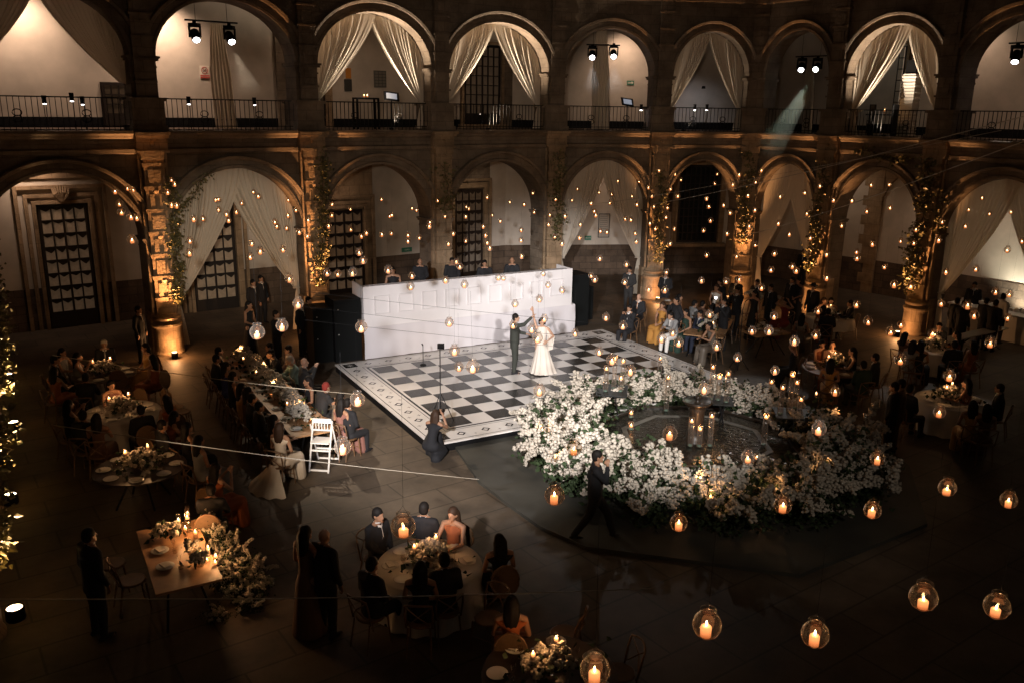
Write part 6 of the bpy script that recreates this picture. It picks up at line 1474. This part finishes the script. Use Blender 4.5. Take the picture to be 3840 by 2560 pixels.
for ring,(sc1,cnt) in enumerate(((1.0,18),(.84,14))):
    for j in range(cnt):
        a=2*PI*(j+.5*ring)/cnt; ea=EA-(.0 if ring==0 else -.55); eb=EB-(.0 if ring==0 else -.5)
        if ring==1 and not (PI*.9<a<2*PI*.99): continue
        x=FC.x+ea*math.cos(a)+.12*(rnd()-.5); y=FC.y-.05+eb*math.sin(a)+.12*(rnd()-.5)
        nmx=ang_names[int(round(a/(2*PI)*16))%16]
        far=math.sin(a)>.2
        z0=.07 if not far else .07
        s=sc1*random.uniform(.95,1.15)*(1.0 if not far else .95)*(1.12 if PI*.75<a<PI*1.3 else 1)
        lb=f'white flowering bush at the {nmx} of the '+('ring' if ring==0 else 'outer ring edge')
        if lb in seenb: lb=lb.replace(' of the ',', further right, of the ')
        seenb.add(lb)
        bush((x,y,z0),rnd()*6,s,k,lb,sz=s*(1.0 if not far else .85)); k+=1
# trailing flowers beside the square table
for j,(v,z,s,nm_) in enumerate(((( 478,1200),.74,.22,'clump on the far table corner'),((492,1232),.62,.27,'upper end'),((508,1262),.48,.32,'second clump'),((524,1290),.34,.36,'third clump'),((545,1318),.2,.40,'middle'),((568,1342),.08,.40,'right bulge'),((588,1362),.0,.34,'rightmost clump'),((556,1372),.0,.36,'lower middle'),((520,1350),.1,.30,'inner clump by the table leg'),((575,1398),.0,.28,'lower right sprig'),((500,1425),.0,.24,'lowest sprig'))):
    p=G(*v,z); bush(p,rnd()*6,s,j+2,nm_+' of the white flowers spilling beside the square table','white flowers spilling from the square table',24 if s>.3 else 14)
p=G(1738,752,0.0); o=thing('tall_bouquet','tall white bouquet on a slim stand among the standing guests','flowers',p,0,None)
mb=MB(); mb.tube([(0,0,0),(0,0,1.0)],.05,8); mb.build('stand',CLOTH,o)
for a,b in BM[1][1][:9]: q=link('flower_spray',a,o); q.location=(0,0,.75); q.scale=(.7,.7,.9)
# ---- glass cylinder vases with floating candles
def vase(p,h,label,rr=.055,lit=0,second=False):
    o=thing('cylinder_vase',label,'vase',p,0,'glass cylinders with floating candles')
    mb=MB(); mb.lathe([(0,.004),(rr,.004),(rr,h),(rr-.004,h)],14,cap=False); mb.build('glass_cylinder',GLOBE,o,True)
    mb=MB(); mb.lathe([(0,.008),(rr*.9,.008),(rr*.9,.03),(0,.03)],12,cap=False); mb.build('glass_foot',mat('green_glass_foot',(.16,.3,.26),.15),o)
    zl=h-.10
    mb=MB(); mb.lathe([(0,zl),(rr*.93,zl)],12,cap=False); mb.build('water_surface',GLASS,o)
    mb=MB(); mb.lathe([(0,zl-.018),(.036,zl-.015),(.044,zl+.018),(0,zl+.02)],10,cap=False); w=mb.build('floating_candle',WAXT,o,True); link('flame',ME_FL,w).location=(0,0,zl+.035)
    if lit: point('candle_glow',Vector(p)+Vector((0,0,zl+.07)),lit,(1,.48,.18),.03,o)
    return o
def small_table(corners,h,label):
    o,ce,rz,L,W=rect_table(corners,label,h,.03,'low black tables standing in the fountain',mat('black_tabletop',(.010,.011,.010),.55,spec=.25))
    return o,ce
zt1=.95
C=lambda x,y: c(x,y,1900,1300,2.24)
D_=lambda x,y: c(x,y,2600,1300,2.24)
_,b1=small_table([G(*C(720,400),zt1),G(*C(985,412),zt1),G(*C(1045,325),zt1),G(*C(790,305),zt1)],zt1,'black square table with glass candles at the left of the fountain')
_,b2=small_table([G(*D_(140,478),.85),G(*D_(330,490),.85),G(*D_(330,415),.85),G(*D_(175,405),.85)],.85,'black square table with glass candles behind the fountain bowl')
_,b3=small_table([G(*D_(672,590),.85),G(*D_(965,612),.85),G(*D_(985,520),.85),G(*D_(690,505),.85)],.85,'black square table with glass candles at the right of the fountain')
vs_=[(C(830,372),zt1,.66,'front left vase on the left black table'),(C(900,350),zt1,.85,'tallest vase on the left black table'),(C(955,372),zt1,.42,'shortest vase on the left black table'),(C(970,335),zt1,.75,'back right vase on the left black table'),
(D_(145,440),.85,.90,'left vase on the table behind the bowl'),(D_(205,445),.85,.66,'middle vase on the table behind the bowl'),(D_(275,465),.85,.80,'right vase on the table behind the bowl'),
(D_(730,562),.85,.72,'front left vase on the right black table'),(D_(805,545),.85,.98,'tallest vase on the right black table'),(D_(850,515),.85,.72,'back vase on the right black table'),(D_(892,578),.85,.48,'shortest vase on the right black table'),
(C(1340,535),.34,.95,'tall vase standing behind in the water left of the bowl'),(C(1045,690),.34,.18,'short double candle glass in the water near the left table'),(C(1045,590),.34,.2,'short candle glass beyond it in the water'),(C(1540,830),.34,.68,'left vase of the trio before the bowl'),(C(1615,835),.34,.5,'middle vase of the trio before the bowl'),(C(1705,830),.34,.8,'right vase of the trio before the bowl'),
(D_(590,820),.34,.75,'vase in the water at the right of the fountain'),(D_(640,470),.34,.65,'vase in the water before the right black table'),(C(1360,1020),.2,.40,'vase among the front flowers left of centre'),(D_(520,1080),.2,.5,'vase among the front flowers right of centre'),(C(1285,215),.3,.5,'vase among the back flowers')]
for k,(v,z,h,lb) in enumerate(vs_): vase(G(*v,z),h,'glass '+lb,.06,(2.2 if k in (1,5,8,15,17,19) else 0))
for k,(v,lb,l) in enumerate([(C(300,735),'in the left flowers by the dance floor edge',1),(C(408,960),'low in the left flowers',1),(D_(1030,425),'in the right flowers near the brown table',1),(D_(1220,585),'in the right flowers',1),(D_(1065,845),'in the front right flowers',2),(D_(1078,1055),'lower in the front right flowers',2),(D_(650,1215),'in the front flowers right of centre',1.5),(D_(45,1175),'in the orange lit front flowers, upper',2.5),(D_(140,1300),'in the orange lit front flowers, lower',2.5),(C(1310,0),'x',0)][:9]):
    tealight(G(*v,.75 if k<4 else .62),'candle glass '+lb,.10,l,'candles tucked in the flower ring')
